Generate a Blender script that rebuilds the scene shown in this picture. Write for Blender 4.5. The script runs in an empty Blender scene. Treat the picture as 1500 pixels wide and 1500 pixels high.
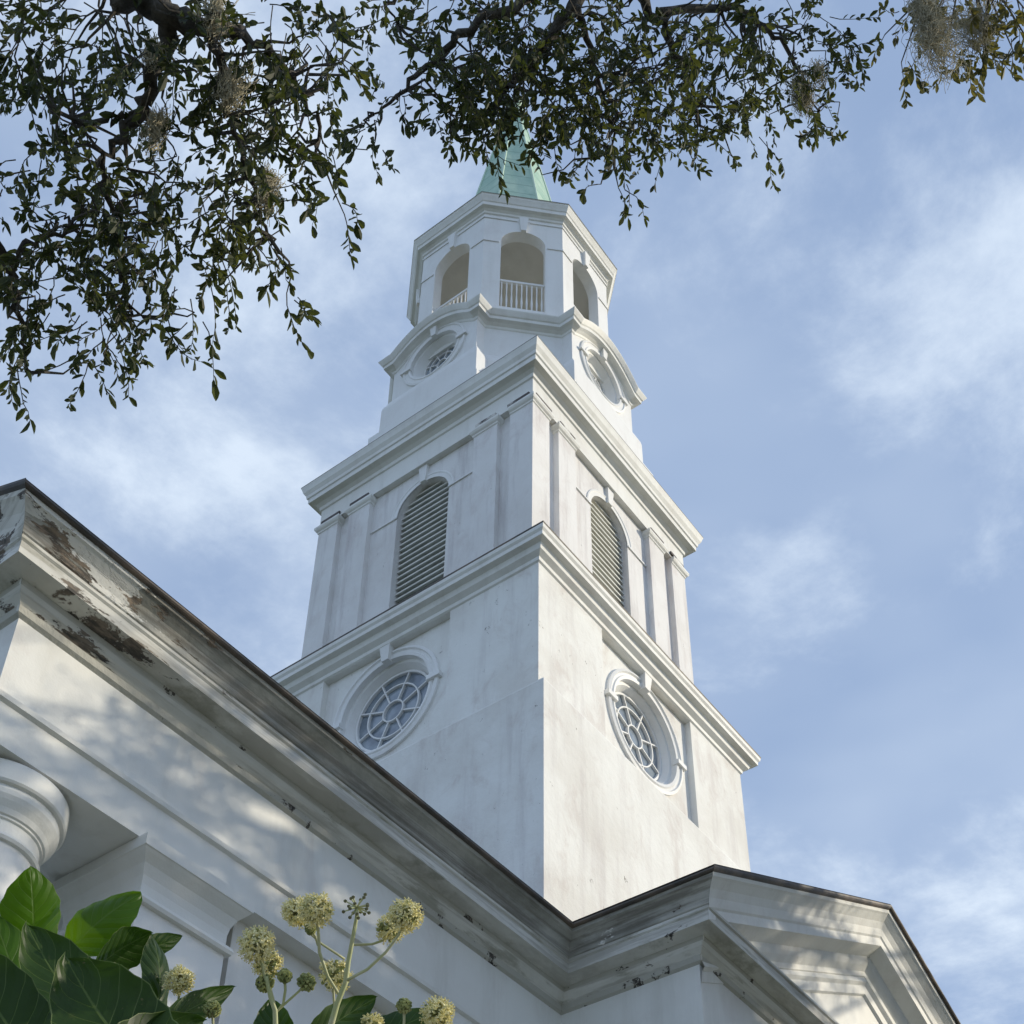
import bpy, math, random
from mathutils import Vector, Matrix

scene = bpy.context.scene
col = scene.collection
PI = math.pi
R = math.radians

# ------------------------------------------------------------------ camera
F_PX, CX, CY = 2145.8, 750.0, 1249.2
ROT = ((0.59815573, -0.80128059, 0.01261477),      # right
       (0.49324705, 0.3557112, -0.79383682),       # down
       (0.63159882, 0.48106024, 0.60799998))       # forward
CAM = Vector((0, 0, 1.6))
vr, vd, vf = (Vector(r).normalized() for r in ROT)
cam_data = bpy.data.cameras.new("camera")
cam = bpy.data.objects.new("camera", cam_data)
col.objects.link(cam)
m = Matrix.Identity(4)
for i in range(3):
    m[i][0] = vr[i]; m[i][1] = -vd[i]; m[i][2] = -vf[i]; m[i][3] = CAM[i]
cam.matrix_world = m
cam_data.sensor_width = 36
cam_data.lens = F_PX / 1500 * 36
cam_data.shift_y = (CY - 750) / 1500
cam_data.clip_end = 3000
cam_data.clip_start = 0.05
scene.camera = cam

# ------------------------------------------------------------------ light
SUN_AZ, SUN_EL = 44.7, 22.0          # azimuth from -Y towards +X
sdir = Vector((math.sin(R(SUN_AZ)) * math.cos(R(SUN_EL)), -math.cos(R(SUN_AZ)) * math.cos(R(SUN_EL)), math.sin(R(SUN_EL))))
sun_data = bpy.data.lights.new("sun", 'SUN')
sun_data.energy = 3.1
sun_data.angle = R(0.55)
sun_data.color = (1.0, 0.90, 0.71)
sun = bpy.data.objects.new("sun", sun_data)
col.objects.link(sun)
sun.rotation_euler = sdir.to_track_quat('Z', 'Y').to_euler()

world = bpy.data.worlds.new("World")
scene.world = world
world.use_nodes = True
wn, wl = world.node_tree.nodes, world.node_tree.links
wn.clear()


def N(nodes, t, **kw):
    n = nodes.new(t)
    for k, v in kw.items():
        if k == 'inp':
            for a, b in v.items():
                n.inputs[a].default_value = b
        else:
            setattr(n, k, v)
    return n


wout = N(wn, 'ShaderNodeOutputWorld')
bg = N(wn, 'ShaderNodeBackground', inp={'Strength': 0.118})
sky = N(wn, 'ShaderNodeTexSky', sky_type='NISHITA', sun_disc=False)
sky.sun_elevation = R(SUN_EL)
sky.sun_rotation = math.atan2(sdir.x, sdir.y)
sky.air_density = 1.0
sky.dust_density = 0.6
sky.ozone_density = 1.0
tc = N(wn, 'ShaderNodeTexCoord')
sep = N(wn, 'ShaderNodeSeparateXYZ')
wl.new(tc.outputs['Generated'], sep.inputs[0])
# project the direction on a high flat layer so the clouds are laid out as a real deck
zc = N(wn, 'ShaderNodeMath', operation='MAXIMUM', inp={1: 0.12})
wl.new(sep.outputs['Z'], zc.inputs[0])
dx = N(wn, 'ShaderNodeMath', operation='DIVIDE'); wl.new(sep.outputs['X'], dx.inputs[0]); wl.new(zc.outputs[0], dx.inputs[1])
dy = N(wn, 'ShaderNodeMath', operation='DIVIDE'); wl.new(sep.outputs['Y'], dy.inputs[0]); wl.new(zc.outputs[0], dy.inputs[1])
cb = N(wn, 'ShaderNodeCombineXYZ'); wl.new(dx.outputs[0], cb.inputs[0]); wl.new(dy.outputs[0], cb.inputs[1])


def wnoise(scale, detail, rough, off, dist=0.0, stretch=(1, 1, 1), rot=0.0):
    mp = N(wn, 'ShaderNodeMapping')
    mp.inputs['Location'].default_value = off
    mp.inputs['Scale'].default_value = stretch
    mp.inputs['Rotation'].default_value = (0, 0, rot)
    wl.new(cb.outputs[0], mp.inputs['Vector'])
    n = N(wn, 'ShaderNodeTexNoise', inp={'Scale': scale, 'Detail': detail, 'Roughness': rough, 'Distortion': dist})
    wl.new(mp.outputs[0], n.inputs['Vector'])
    return n.outputs['Fac']


def wramp(src, a, b, lo=0.0, hi=1.0):
    n = N(wn, 'ShaderNodeMapRange', interpolation_type='SMOOTHSTEP')
    n.inputs['From Min'].default_value = a; n.inputs['From Max'].default_value = b
    n.inputs['To Min'].default_value = lo; n.inputs['To Max'].default_value = hi
    wl.new(src, n.inputs['Value'])
    return n.outputs[0]


def wmath(op, a, b):
    n = N(wn, 'ShaderNodeMath', operation=op, use_clamp=(op == 'ADD'))
    for i, v in enumerate((a, b)):
        if isinstance(v, (int, float)):
            n.inputs[i].default_value = v
        else:
            wl.new(v, n.inputs[i])
    return n.outputs[0]


def wbank(px, py, radius, amount):
    """a cloud bank round one point of the cloud deck"""
    d = (vr * ((px - CX) / F_PX) + vd * ((py - CY) / F_PX) + vf).normalized()
    c = (d.x / d.z, d.y / d.z, 0)
    n = N(wn, 'ShaderNodeVectorMath', operation='DISTANCE')
    wl.new(cb.outputs[0], n.inputs[0]); n.inputs[1].default_value = c
    return wramp(n.outputs['Value'], radius, 0.0, 0.0, amount)


veil = wramp(wnoise(1.9, 4, 0.5, (3.1, 1.7, 0), 0.1), 0.3, 0.72, 0.04, 0.42)
puff = wnoise(3.3, 10, 0.64, (7.3, 2.2, 0), 0.15)
banks = wmath('ADD', wbank(1520, 400, 0.27, 0.19), wbank(1150, 830, 0.15, 0.16))
banks = wmath('ADD', banks, wbank(330, 620, 0.5, 0.03))
banks = wmath('ADD', banks, wbank(1490, 1420, 0.3, 0.2))
banks = wmath('ADD', banks, wbank(350, 60, 0.5, 0.12))
pm = wramp(wmath('ADD', puff, banks), 0.5, 0.84, 0.0, 0.9)
cmask = wmath('ADD', veil, pm)
deck = wramp(sep.outputs['Z'], 0.0, 0.15)
cmask = wmath('MULTIPLY', cmask, deck)
warm = N(wn, 'ShaderNodeMix', data_type='RGBA')       # thin even veil over the blue
warm.inputs[0].default_value = 0.72
wl.new(sky.outputs[0], warm.inputs[6])
warm.inputs[7].default_value = (2.75, 3.85, 6.0, 1)
mx = N(wn, 'ShaderNodeMix', data_type='RGBA')
wl.new(cmask, mx.inputs[0])
low = wramp(sep.outputs["Z"], 0.46, 0.02, 1.0, 1.8)
glow = N(wn, 'ShaderNodeVectorMath', operation='SCALE')
wl.new(warm.outputs[2], glow.inputs[0]); wl.new(low, glow.inputs['Scale'])
wl.new(glow.outputs[0], mx.inputs[6])
mx.inputs[7].default_value = (5.7, 6.6, 7.8, 1)
wl.new(mx.outputs[2], bg.inputs[0])
wl.new(bg.outputs[0], wout.inputs[0])

scene.view_settings.view_transform = 'Standard'
scene.view_settings.look = 'None'
scene.view_settings.exposure = 0.1
scene.view_settings.gamma = 1.0
scene.cycles.max_bounces = 8
scene.cycles.transparent_max_bounces = 8

# ------------------------------------------------------------------ helpers
rnd = random.Random(7)
BASE = {}


def at(px, py, dist):
    d = (vr * ((px - CX) / F_PX) + vd * ((py - CY) / F_PX) + vf).normalized()
    return CAM + d * dist


class MB:
    def __init__(s):
        s.v = []; s.f = []; s.m = []; s.smooth = False

    def add(s, vs, fs, mi=0):
        o = len(s.v)
        s.v += [tuple(v) for v in vs]
        for f in fs:
            s.f.append(tuple(o + i for i in f)); s.m.append(mi)

    def quad(s, a, b, c, d, mi=0):
        s.add([a, b, c, d], [(0, 1, 2, 3)], mi)

    def box(s, x0, x1, y0, y1, z0, z1, mi=0):
        v = [(x, y, z) for z in (z0, z1) for x, y in ((x0, y0), (x1, y0), (x1, y1), (x0, y1))]
        s.add(v, [(3, 2, 1, 0), (4, 5, 6, 7), (0, 1, 5, 4), (1, 2, 6, 5), (2, 3, 7, 6), (3, 0, 4, 7)], mi)

    def hexa(s, b, t, mi=0):
        """box from 4 bottom + 4 top corners"""
        s.add(list(b) + list(t), [(3, 2, 1, 0), (4, 5, 6, 7), (0, 1, 5, 4), (1, 2, 6, 5), (2, 3, 7, 6), (3, 0, 4, 7)], mi)

    def prism(s, poly, z0, z1, mi=0, top=True, bottom=True):
        n = len(poly)
        v = [(p[0], p[1], z0) for p in poly] + [(p[0], p[1], z1) for p in poly]
        fs = [(i, (i + 1) % n, n + (i + 1) % n, n + i) for i in range(n)]
        if bottom: fs.append(tuple(range(n - 1, -1, -1)))
        if top: fs.append(tuple(range(n, 2 * n)))
        s.add(v, fs, mi)

    def strip(s, A, B, closed=False, mi=0):
        n = len(A)
        s.add(list(A) + list(B), [(i, (i + 1) % n, n + (i + 1) % n, n + i) for i in range(n if closed else n - 1)], mi)

    def tube(s, pts, rad, seg=8, mi=0, cap=True):
        pts = [Vector(p) for p in pts]
        n = len(pts)
        rings = []
        up = Vector((0.13, 0.2, 0.97))
        for i, p in enumerate(pts):
            t = (pts[min(i + 1, n - 1)] - pts[max(i - 1, 0)])
            if t.length < 1e-9: t = Vector((0, 0, 1))
            t.normalize()
            a = t.cross(up)
            if a.length < 0.05: a = t.cross(Vector((1, 0, 0)))
            a.normalize(); b = t.cross(a)
            r = rad[i] if isinstance(rad, (list, tuple)) else rad
            rings.append([p + a * (r * math.cos(2 * PI * k / seg)) + b * (r * math.sin(2 * PI * k / seg)) for k in range(seg)])
        o = len(s.v)
        for rg in rings: s.v += [tuple(v) for v in rg]
        for i in range(n - 1):
            for k in range(seg):
                s.f.append((o + i * seg + k, o + i * seg + (k + 1) % seg, o + (i + 1) * seg + (k + 1) % seg, o + (i + 1) * seg + k)); s.m.append(mi)
        if cap:
            s.f.append(tuple(o + k for k in range(seg - 1, -1, -1))); s.m.append(mi)
            s.f.append(tuple(o + (n - 1) * seg + k for k in range(seg))); s.m.append(mi)

    def lathe(s, cx, cy, prof, seg=48, mi=0):
        rings = [[(cx + r * math.cos(2 * PI * k / seg), cy + r * math.sin(2 * PI * k / seg), z) for k in range(seg)] for r, z in prof]
        for a, b in zip(rings, rings[1:]): s.strip(a, b, True, mi)

    def build(s, name, mats, parent=None, smooth=None, base=None):
        xs = [v[0] for v in s.v]; ys = [v[1] for v in s.v]; zs = [v[2] for v in s.v]
        b = Vector(base) if base is not None else Vector(((min(xs) + max(xs)) / 2, (min(ys) + max(ys)) / 2, min(zs)))
        me = bpy.data.meshes.new(name)
        me.from_pydata([(v[0] - b.x, v[1] - b.y, v[2] - b.z) for v in s.v], [], s.f)
        if not isinstance(mats, (list, tuple)): mats = [mats]
        for mm in mats: me.materials.append(mm)
        me.polygons.foreach_set('material_index', s.m)
        if s.smooth if smooth is None else smooth:
            me.polygons.foreach_set('use_smooth', [True] * len(me.polygons))
        me.update()
        o = bpy.data.objects.new(name, me)
        col.objects.link(o)
        BASE[o.name] = b
        if parent is not None:
            o.parent = parent
            o.location = b - BASE[parent.name]
        else:
            o.location = b
        return o


def tag(o, label=None, cat=None, group=None, kind=None):
    if label: o['label'] = label
    if cat: o['category'] = cat
    if group: o['group'] = group
    if kind: o['kind'] = kind
    return o


def empty(name, loc):
    o = bpy.data.objects.new(name, None)
    col.objects.link(o)
    o.location = loc
    BASE[o.name] = Vector(loc)
    return o


# ------------------------------------------------------------------ materials
class Mat:
    def __init__(s, name):
        s.mat = bpy.data.materials.new(name)
        s.mat.use_nodes = True
        s.n, s.l = s.mat.node_tree.nodes, s.mat.node_tree.links
        s.b = s.n['Principled BSDF']
        s.out = s.n['Material Output']
        g = s.n.new('ShaderNodeNewGeometry')
        s.pos = g.outputs['Position']
        s.nrm = g.outputs['Normal']

    def noise(s, scale, detail=5, rough=0.55, stretch=(1, 1, 1), off=(0, 0, 0), dist=0.0, what='Fac'):
        mp = s.n.new('ShaderNodeMapping')
        mp.inputs['Scale'].default_value = stretch
        mp.inputs['Location'].default_value = off
        s.l.new(s.pos, mp.inputs['Vector'])
        t = s.n.new('ShaderNodeTexNoise')
        t.inputs['Scale'].default_value = scale
        t.inputs['Detail'].default_value = detail
        t.inputs['Roughness'].default_value = rough
        t.inputs['Distortion'].default_value = dist
        s.l.new(mp.outputs[0], t.inputs['Vector'])
        return t.outputs[what]

    def ramp(s, src, a, b, lo=0.0, hi=1.0, smooth=True):
        t = s.n.new('ShaderNodeMapRange')
        if smooth: t.interpolation_type = 'SMOOTHSTEP'
        t.inputs['From Min'].default_value = a; t.inputs['From Max'].default_value = b
        t.inputs['To Min'].default_value = lo; t.inputs['To Max'].default_value = hi
        s.l.new(src, t.inputs['Value'])
        return t.outputs[0]

    def math(s, op, a, b=None, clamp=False):
        t = s.n.new('ShaderNodeMath'); t.operation = op; t.use_clamp = clamp
        for i, v in enumerate((a, b)):
            if v is None: continue
            if isinstance(v, (int, float)): t.inputs[i].default_value = v
            else: s.l.new(v, t.inputs[i])
        return t.outputs[0]

    def mix(s, fac, a, b, mode='MIX'):
        t = s.n.new('ShaderNodeMix'); t.data_type = 'RGBA'; t.blend_type = mode
        for i, v in ((0, fac), (6, a), (7, b)):
            if isinstance(v, (int, float)): t.inputs[i].default_value = v
            elif isinstance(v, tuple): t.inputs[i].default_value = (v[0], v[1], v[2], 1)
            else: s.l.new(v, t.inputs[i])
        return t.outputs[2]

    def xyz(s):
        t = s.n.new('ShaderNodeSeparateXYZ'); s.l.new(s.pos, t.inputs[0]); return t.outputs

    def bump(s, src, strength, dist):
        t = s.n.new('ShaderNodeBump'); t.inputs['Strength'].default_value = strength; t.inputs['Distance'].default_value = dist
        s.l.new(src, t.inputs['Height']); s.l.new(t.outputs[0], s.b.inputs['Normal'])

    def color(s, c):
        if isinstance(c, tuple): s.b.inputs['Base Color'].default_value = (c[0], c[1], c[2], 1)
        else: s.l.new(c, s.b.inputs['Base Color'])

    def set(s, **kw):
        for k, v in kw.items():
            s.b.inputs[k.replace('_', ' ')].default_value = v


def paint(name, base, grime=0.35, streak=0.5, tint=(0.55, 0.5, 0.46), rough=0.62, fleck=0.0, bump=0.12):
    M = Mat(name)
    big = M.ramp(M.noise(0.55, 6, 0.6, off=(3, 1, 2)), 0.38, 0.72)
    st = M.ramp(M.noise(3.2, 7, 0.66, stretch=(1, 1, 0.10)), 0.46, 0.74)
    patch = M.ramp(M.noise(1.7, 7, 0.7, stretch=(1, 1, 0.6), off=(9, 4, 1), dist=0.6), 0.5, 0.72)
    c = M.mix(M.math('MULTIPLY', big, grime), base, tuple(base[i] * (0.80, 0.77, 0.74)[i] for i in range(3)))
    c = M.mix(M.math('MULTIPLY', st, streak * 0.55), c, tint)
    c = M.mix(M.math('MULTIPLY', patch, grime * 0.9), c, tuple(base[i] * (0.74, 0.68, 0.66)[i] for i in range(3)))
    if fleck:
        fl = M.math('MULTIPLY', M.ramp(M.noise(6, 8, 0.75, stretch=(1, 1, 0.7), off=(2, 7, 5)), 0.63, 0.67), M.ramp(M.noise(0.7, 3, 0.5, off=(5, 5, 5)), 0.46, 0.6))
        c = M.mix(M.math('MULTIPLY', fl, fleck), c, (0.16, 0.14, 0.12))
    M.color(c)
    M.set(Roughness=rough)
    M.bump(M.math('ADD', M.noise(9, 6, 0.6), M.math('MULTIPLY', M.noise(60, 3, 0.5), 0.25)), bump, 0.03)
    return M


m_stucco = paint('stucco_white', (0.84, 0.84, 0.81), 0.75, 0.85, (0.54, 0.50, 0.49), 0.8, 0.9, 0.3).mat
m_trim = paint('painted_trim', (0.82, 0.82, 0.79), 0.42, 0.5, (0.48, 0.47, 0.42), 0.6).mat
m_clean = paint('clean_paint', (0.83, 0.83, 0.82), 0.28, 0.35, (0.5, 0.5, 0.46), 0.55).mat


def rusty(name):
    """pilaster tops: paint with black and brown run-off"""
    M = paint(name, (0.80, 0.79, 0.78), 0.55, 1.1, (0.42, 0.38, 0.38), 0.75, 0.5, 0.2)
    return M.mat


m_pil = rusty('pilaster_paint')
M = Mat('stained_moulding')
q = M.ramp(M.noise(1.6, 5, 0.7, off=(4, 4, 0)), 0.36, 0.48)
M.color(M.mix(q, (0.68, 0.66, 0.62), (0.10, 0.085, 0.08)))
M.set(Roughness=0.8)
m_capstain = M.mat


def weathered():
    """portico cornice: paint flaked down to brown wood, worst near the street corner"""
    M = Mat('flaking_paint')
    X = M.xyz()
    base = M.mix(M.math('MULTIPLY', M.ramp(M.noise(1.1, 6, 0.6), 0.35, 0.65), 0.55), (0.76, 0.75, 0.71), (0.52, 0.51, 0.46))
    lines = M.ramp(M.noise(9, 6, 0.65, stretch=(0.06, .1, 1.6), off=(3, 8, 3)), 0.46, 0.6)
    base = M.mix(M.math('MULTIPLY', lines, 0.42), base, (0.22, 0.20, 0.16))
    algae = M.ramp(M.noise(5, 6, 0.7, stretch=(0.25, .3, 1.7), off=(1, 0, 3)), 0.52, 0.66)
    base = M.mix(M.math('MULTIPLY', algae, 0.65), base, (0.27, 0.26, 0.20))
    near = M.ramp(X[0], 5.6, 3.0, 0.0, 0.125)
    fl = M.noise(4.5, 9, 0.72, stretch=(0.38, .5, 1.5), off=(0.4, 2.2, 0.7), dist=0.35)
    flake = M.ramp(M.math('ADD', fl, near), 0.66, 0.685)
    wood = M.mix(M.ramp(M.noise(12, 5, 0.7, stretch=(0.3, 1, 2)), 0.4, 0.62), (0.20, 0.165, 0.13), (0.055, 0.05, 0.045))
    c = M.mix(flake, base, wood)
    M.color(c)
    M.set(Roughness=0.75)
    M.bump(M.math('SUBTRACT', M.math('MULTIPLY', M.noise(14, 5, 0.6), 0.35), flake), 0.45, 0.02)
    return M.mat


m_flake = weathered()


def grimy_shaded():
    M = Mat('grimy_shaded_moulding')
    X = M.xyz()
    b = M.mix(M.ramp(M.noise(2.2, 6, 0.65, stretch=(0.4, 0.4, 1)), 0.38, 0.64), (0.52, 0.51, 0.47), (0.27, 0.265, 0.235))  # grime plus tree shade on the cyma, put into the darker base tone
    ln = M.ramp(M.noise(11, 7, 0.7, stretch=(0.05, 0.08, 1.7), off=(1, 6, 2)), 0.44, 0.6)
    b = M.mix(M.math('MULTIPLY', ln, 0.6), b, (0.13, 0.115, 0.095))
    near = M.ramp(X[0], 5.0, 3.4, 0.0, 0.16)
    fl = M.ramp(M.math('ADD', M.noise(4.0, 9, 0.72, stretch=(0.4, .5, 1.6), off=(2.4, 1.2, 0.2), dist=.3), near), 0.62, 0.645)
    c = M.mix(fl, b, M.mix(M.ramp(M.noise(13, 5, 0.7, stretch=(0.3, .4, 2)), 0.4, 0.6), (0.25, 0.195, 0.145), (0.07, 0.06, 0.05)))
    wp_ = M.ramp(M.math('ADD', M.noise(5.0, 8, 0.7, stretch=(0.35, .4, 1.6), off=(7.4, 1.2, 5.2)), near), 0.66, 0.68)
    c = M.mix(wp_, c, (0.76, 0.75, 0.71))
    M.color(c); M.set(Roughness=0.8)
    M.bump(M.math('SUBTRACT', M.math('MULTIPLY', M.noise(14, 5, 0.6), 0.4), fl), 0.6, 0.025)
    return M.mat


m_grime_shade = grimy_shaded()
M = Mat('rotten_fillet')
fl = M.noise(3.0, 8, 0.7, stretch=(1, 1, 1), off=(8.4, 2.2, 0.7), dist=0.3)
flake = M.ramp(fl, 0.59, 0.61)
wood = M.mix(M.ramp(M.noise(14, 5, 0.7), 0.4, 0.62), (0.11, 0.095, 0.08), (0.03, 0.028, 0.026))
M.color(M.mix(flake, (0.5, 0.49, 0.44), wood)); M.set(Roughness=0.85)
M.bump(M.noise(25, 5, 0.6), 0.5, 0.02)
m_rot = M.mat
M = Mat('roof_edge_metal')
M.color(M.mix(M.ramp(M.noise(3.5, 6, 0.65, stretch=(0.4, 0.4, 1)), 0.4, 0.65), (0.055, 0.05, 0.045), (0.17, 0.13, 0.10)))
M.set(Roughness=0.6); M.bump(M.noise(20, 4, 0.6), 0.3, 0.01)
m_edge = M.mat
M = Mat('slate_roof')
br = M.n.new('ShaderNodeTexBrick')
br.inputs['Scale'].default_value = 3.0
br.inputs['Color1'].default_value = (0.07, 0.07, 0.075, 1); br.inputs['Color2'].default_value = (0.11, 0.105, 0.10, 1)
br.inputs['Mortar'].default_value = (0.02, 0.02, 0.02, 1)
M.l.new(M.pos, br.inputs['Vector'])
M.color(br.outputs['Color']); M.set(Roughness=0.8)
m_roof = M.mat
M = Mat('verdigris_copper')
X = M.xyz()
saw = M.math('FRACT', M.math('MULTIPLY', X[2], 1.9))
seam = M.ramp(saw, 0.0, 0.09, 1.0, 0.0)
c = M.mix(M.ramp(M.noise(2.4, 6, 0.6, stretch=(1, 1, 0.5)), 0.35, 0.7), (0.34, 0.52, 0.41), (0.50, 0.66, 0.52))
c = M.mix(M.math('MULTIPLY', seam, 0.65), c, (0.16, 0.28, 0.22))
c = M.mix(M.ramp(M.noise(5, 6, 0.7, off=(3, 3, 3)), 0.6, 0.75, 0, 0.5), c, (0.2, 0.3, 0.24))
M.color(c); M.set(Roughness=0.55); M.bump(M.math('SUBTRACT', M.noise(8), seam), 0.3, 0.02)
m_copper = M.mat
M = Mat('window_glass')
c = M.mix(M.ramp(M.noise(3.0, 3, 0.5), 0.35, 0.65), (0.14, 0.175, 0.22), (0.28, 0.33, 0.38))
M.color(c)
M.set(Roughness=0.12, IOR=1.6)
M.b.inputs['Specular IOR Level'].default_value = 1.0
M.bump(M.noise(2.2, 2, 0.4), 0.15, 0.05)
m_glass = M.mat
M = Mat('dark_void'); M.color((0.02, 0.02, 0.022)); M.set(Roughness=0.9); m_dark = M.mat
M = Mat('louvre_paint'); M.color(M.mix(M.ramp(M.noise(4), 0.4, 0.7), (0.70, 0.70, 0.64), (0.58, 0.58, 0.52))); M.set(Roughness=0.65); m_louvre = M.mat
M = Mat('bare_plaster'); M.color(M.mix(M.ramp(M.noise(1.2, 5), 0.4, 0.7), (0.74, 0.72, 0.67), (0.64, 0.62, 0.57))); M.set(Roughness=0.9); m_inner = M.mat
M = Mat('copper_rib'); M.color((0.55, 0.70, 0.56)); M.set(Roughness=0.5); m_rib = M.mat

# ------------------------------------------------------------------ ground
g = MB(); g.add([(-600, -600, 0), (600, -600, 0), (600, 600, 0), (-600, 600, 0)], [(0, 1, 2, 3)])
M = Mat('lawn')
M.color(M.mix(M.ramp(M.noise(0.8, 8, 0.7), 0.35, 0.7), (0.05, 0.075, 0.025), (0.13, 0.12, 0.065))); M.set(Roughness=0.95)
M.bump(M.noise(40, 5, 0.7), 0.6, 0.05)
tag(g.build('ground', M.mat), 'green and sandy lawn around the church', kind='structure')
g = MB(); g.box(-60, 60, -2.4, 0.9, -0.2, 0.02); g.box(-1.2, 0.9, 0.9, 30, -0.2, 0.024)
M = Mat('concrete')
M.color(M.mix(M.ramp(M.noise(1.5, 8, 0.6), 0.35, 0.7), (0.36, 0.34, 0.31), (0.24, 0.23, 0.21))); M.set(Roughness=0.9)
m_conc = M.mat
tag(g.build('path', m_conc), 'pale concrete footpath beside the church', kind='structure')

# ------------------------------------------------------------------ church
XC, YC = 14.8757, 11.6334
church = empty('church', (XC, YC, 0))
tag(church, 'white neoclassical church with a tall stepped steeple, louvred belfry and green copper spire', 'church')


def fp(k, u, h, z):
    """point on tower face k (0 = sunny face, 3 = shaded street face): u along, h out"""
    x, y = u, -h
    for _ in range(k % 4): x, y = -y, x
    return (XC + x, YC + y, z)


def op(k, u, h, z):
    """point on octagon face k"""
    a = k * PI / 4
    x, y = u, -h
    return (XC + x * math.cos(a) - y * math.sin(a), YC + x * math.sin(a) + y * math.cos(a), z)


def sweep(mb, path, prof, closed=True, mats=None, zoff=None):
    """path: plan points with the outside on the right hand; prof: (out, z) pairs; mitred corners"""
    n = len(path)
    offs = []
    for i in range(n):
        p = Vector(path[i][:2])
        def nrm(a, b):
            d = (Vector(b[:2]) - Vector(a[:2])).normalized(); return Vector((d.y, -d.x))
        if closed or 0 < i < n - 1:
            n1 = nrm(path[(i - 1) % n], path[i]); n2 = nrm(path[i], path[(i + 1) % n])
        elif i == 0: n1 = n2 = nrm(path[0], path[1])
        else: n1 = n2 = nrm(path[-2], path[-1])
        offs.append((n1 + n2) / (1 + n1.dot(n2)))
    rings = []
    for pr in prof:
        rings.append([(path[i][0] + offs[i].x * pr[0], path[i][1] + offs[i].y * pr[0], pr[1] + (zoff[i] if zoff else 0)) for i in range(n)])
    for j in range(len(rings) - 1):
        mb.strip(rings[j], rings[j + 1], closed, mats[j] if mats else 0)
    if not closed:
        for e in (0, n - 1):
            mb.add([r[e] for r in rings], [tuple(range(len(rings)))])


def sq(h):
    return [(XC - h, YC - h), (XC + h, YC - h), (XC + h, YC + h), (XC - h, YC + h)]


def octa(h):
    t = h * math.tan(PI / 8)
    return [op(k, -t, h, 0)[:2] for k in range(8)]


def raycast(poly, c, a):
    """distance from c to a polygon outline in direction a"""
    dx_, dy_ = math.cos(a), math.sin(a)
    best = 1e9
    n = len(poly)
    for i in range(n):
        x1, y1 = poly[i][0] - c[0], poly[i][1] - c[1]
        x2, y2 = poly[(i + 1) % n][0] - c[0], poly[(i + 1) % n][1] - c[1]
        ex, ey = x2 - x1, y2 - y1
        den = dx_ * ey - dy_ * ex
        if abs(den) < 1e-12: continue
        t = (x1 * ey - y1 * ex) / den
        w = (x1 * dy_ - y1 * dx_) / den
        if t > 1e-6 and -1e-6 <= w <= 1 + 1e-6: best = min(best, t)
    return best


def arch_poly(r, z0, zs, n=24):
    return [(-r, z0), (r, z0)] + [(r * math.cos(i * PI / n), zs + r * math.sin(i * PI / n)) for i in range(n + 1)]


def circ_poly(r, zc_, n=48):
    return [(r * math.cos(2 * PI * i / n), zc_ + r * math.sin(2 * PI * i / n)) for i in range(n)]


def holed(mb, P, outer, hole, c, mi=0):
    """flat face between an outer outline and a hole; P maps (u, z) to space"""
    an = set(round(math.atan2(p[1] - c[1], p[0] - c[0]), 6) for p in outer + hole)
    an = sorted(an)
    A = []; B = []
    for a in an:
        ro, rh = raycast(outer, c, a), raycast(hole, c, a)
        A.append(P(c[0] + ro * math.cos(a), c[1] + ro * math.sin(a)))
        B.append(P(c[0] + rh * math.cos(a), c[1] + rh * math.sin(a)))
    mb.strip(A, B, True, mi)


# --- tower base (thicker lower wall with a weathered off-set) ---
mb = MB()
sweep(mb, sq(3.0), [(0.32, 7.0), (0.32, 15.47), (0.31, 15.50), (0.0, 15.60)])
tower = mb.build('tower_base', m_stucco, church)


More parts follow.
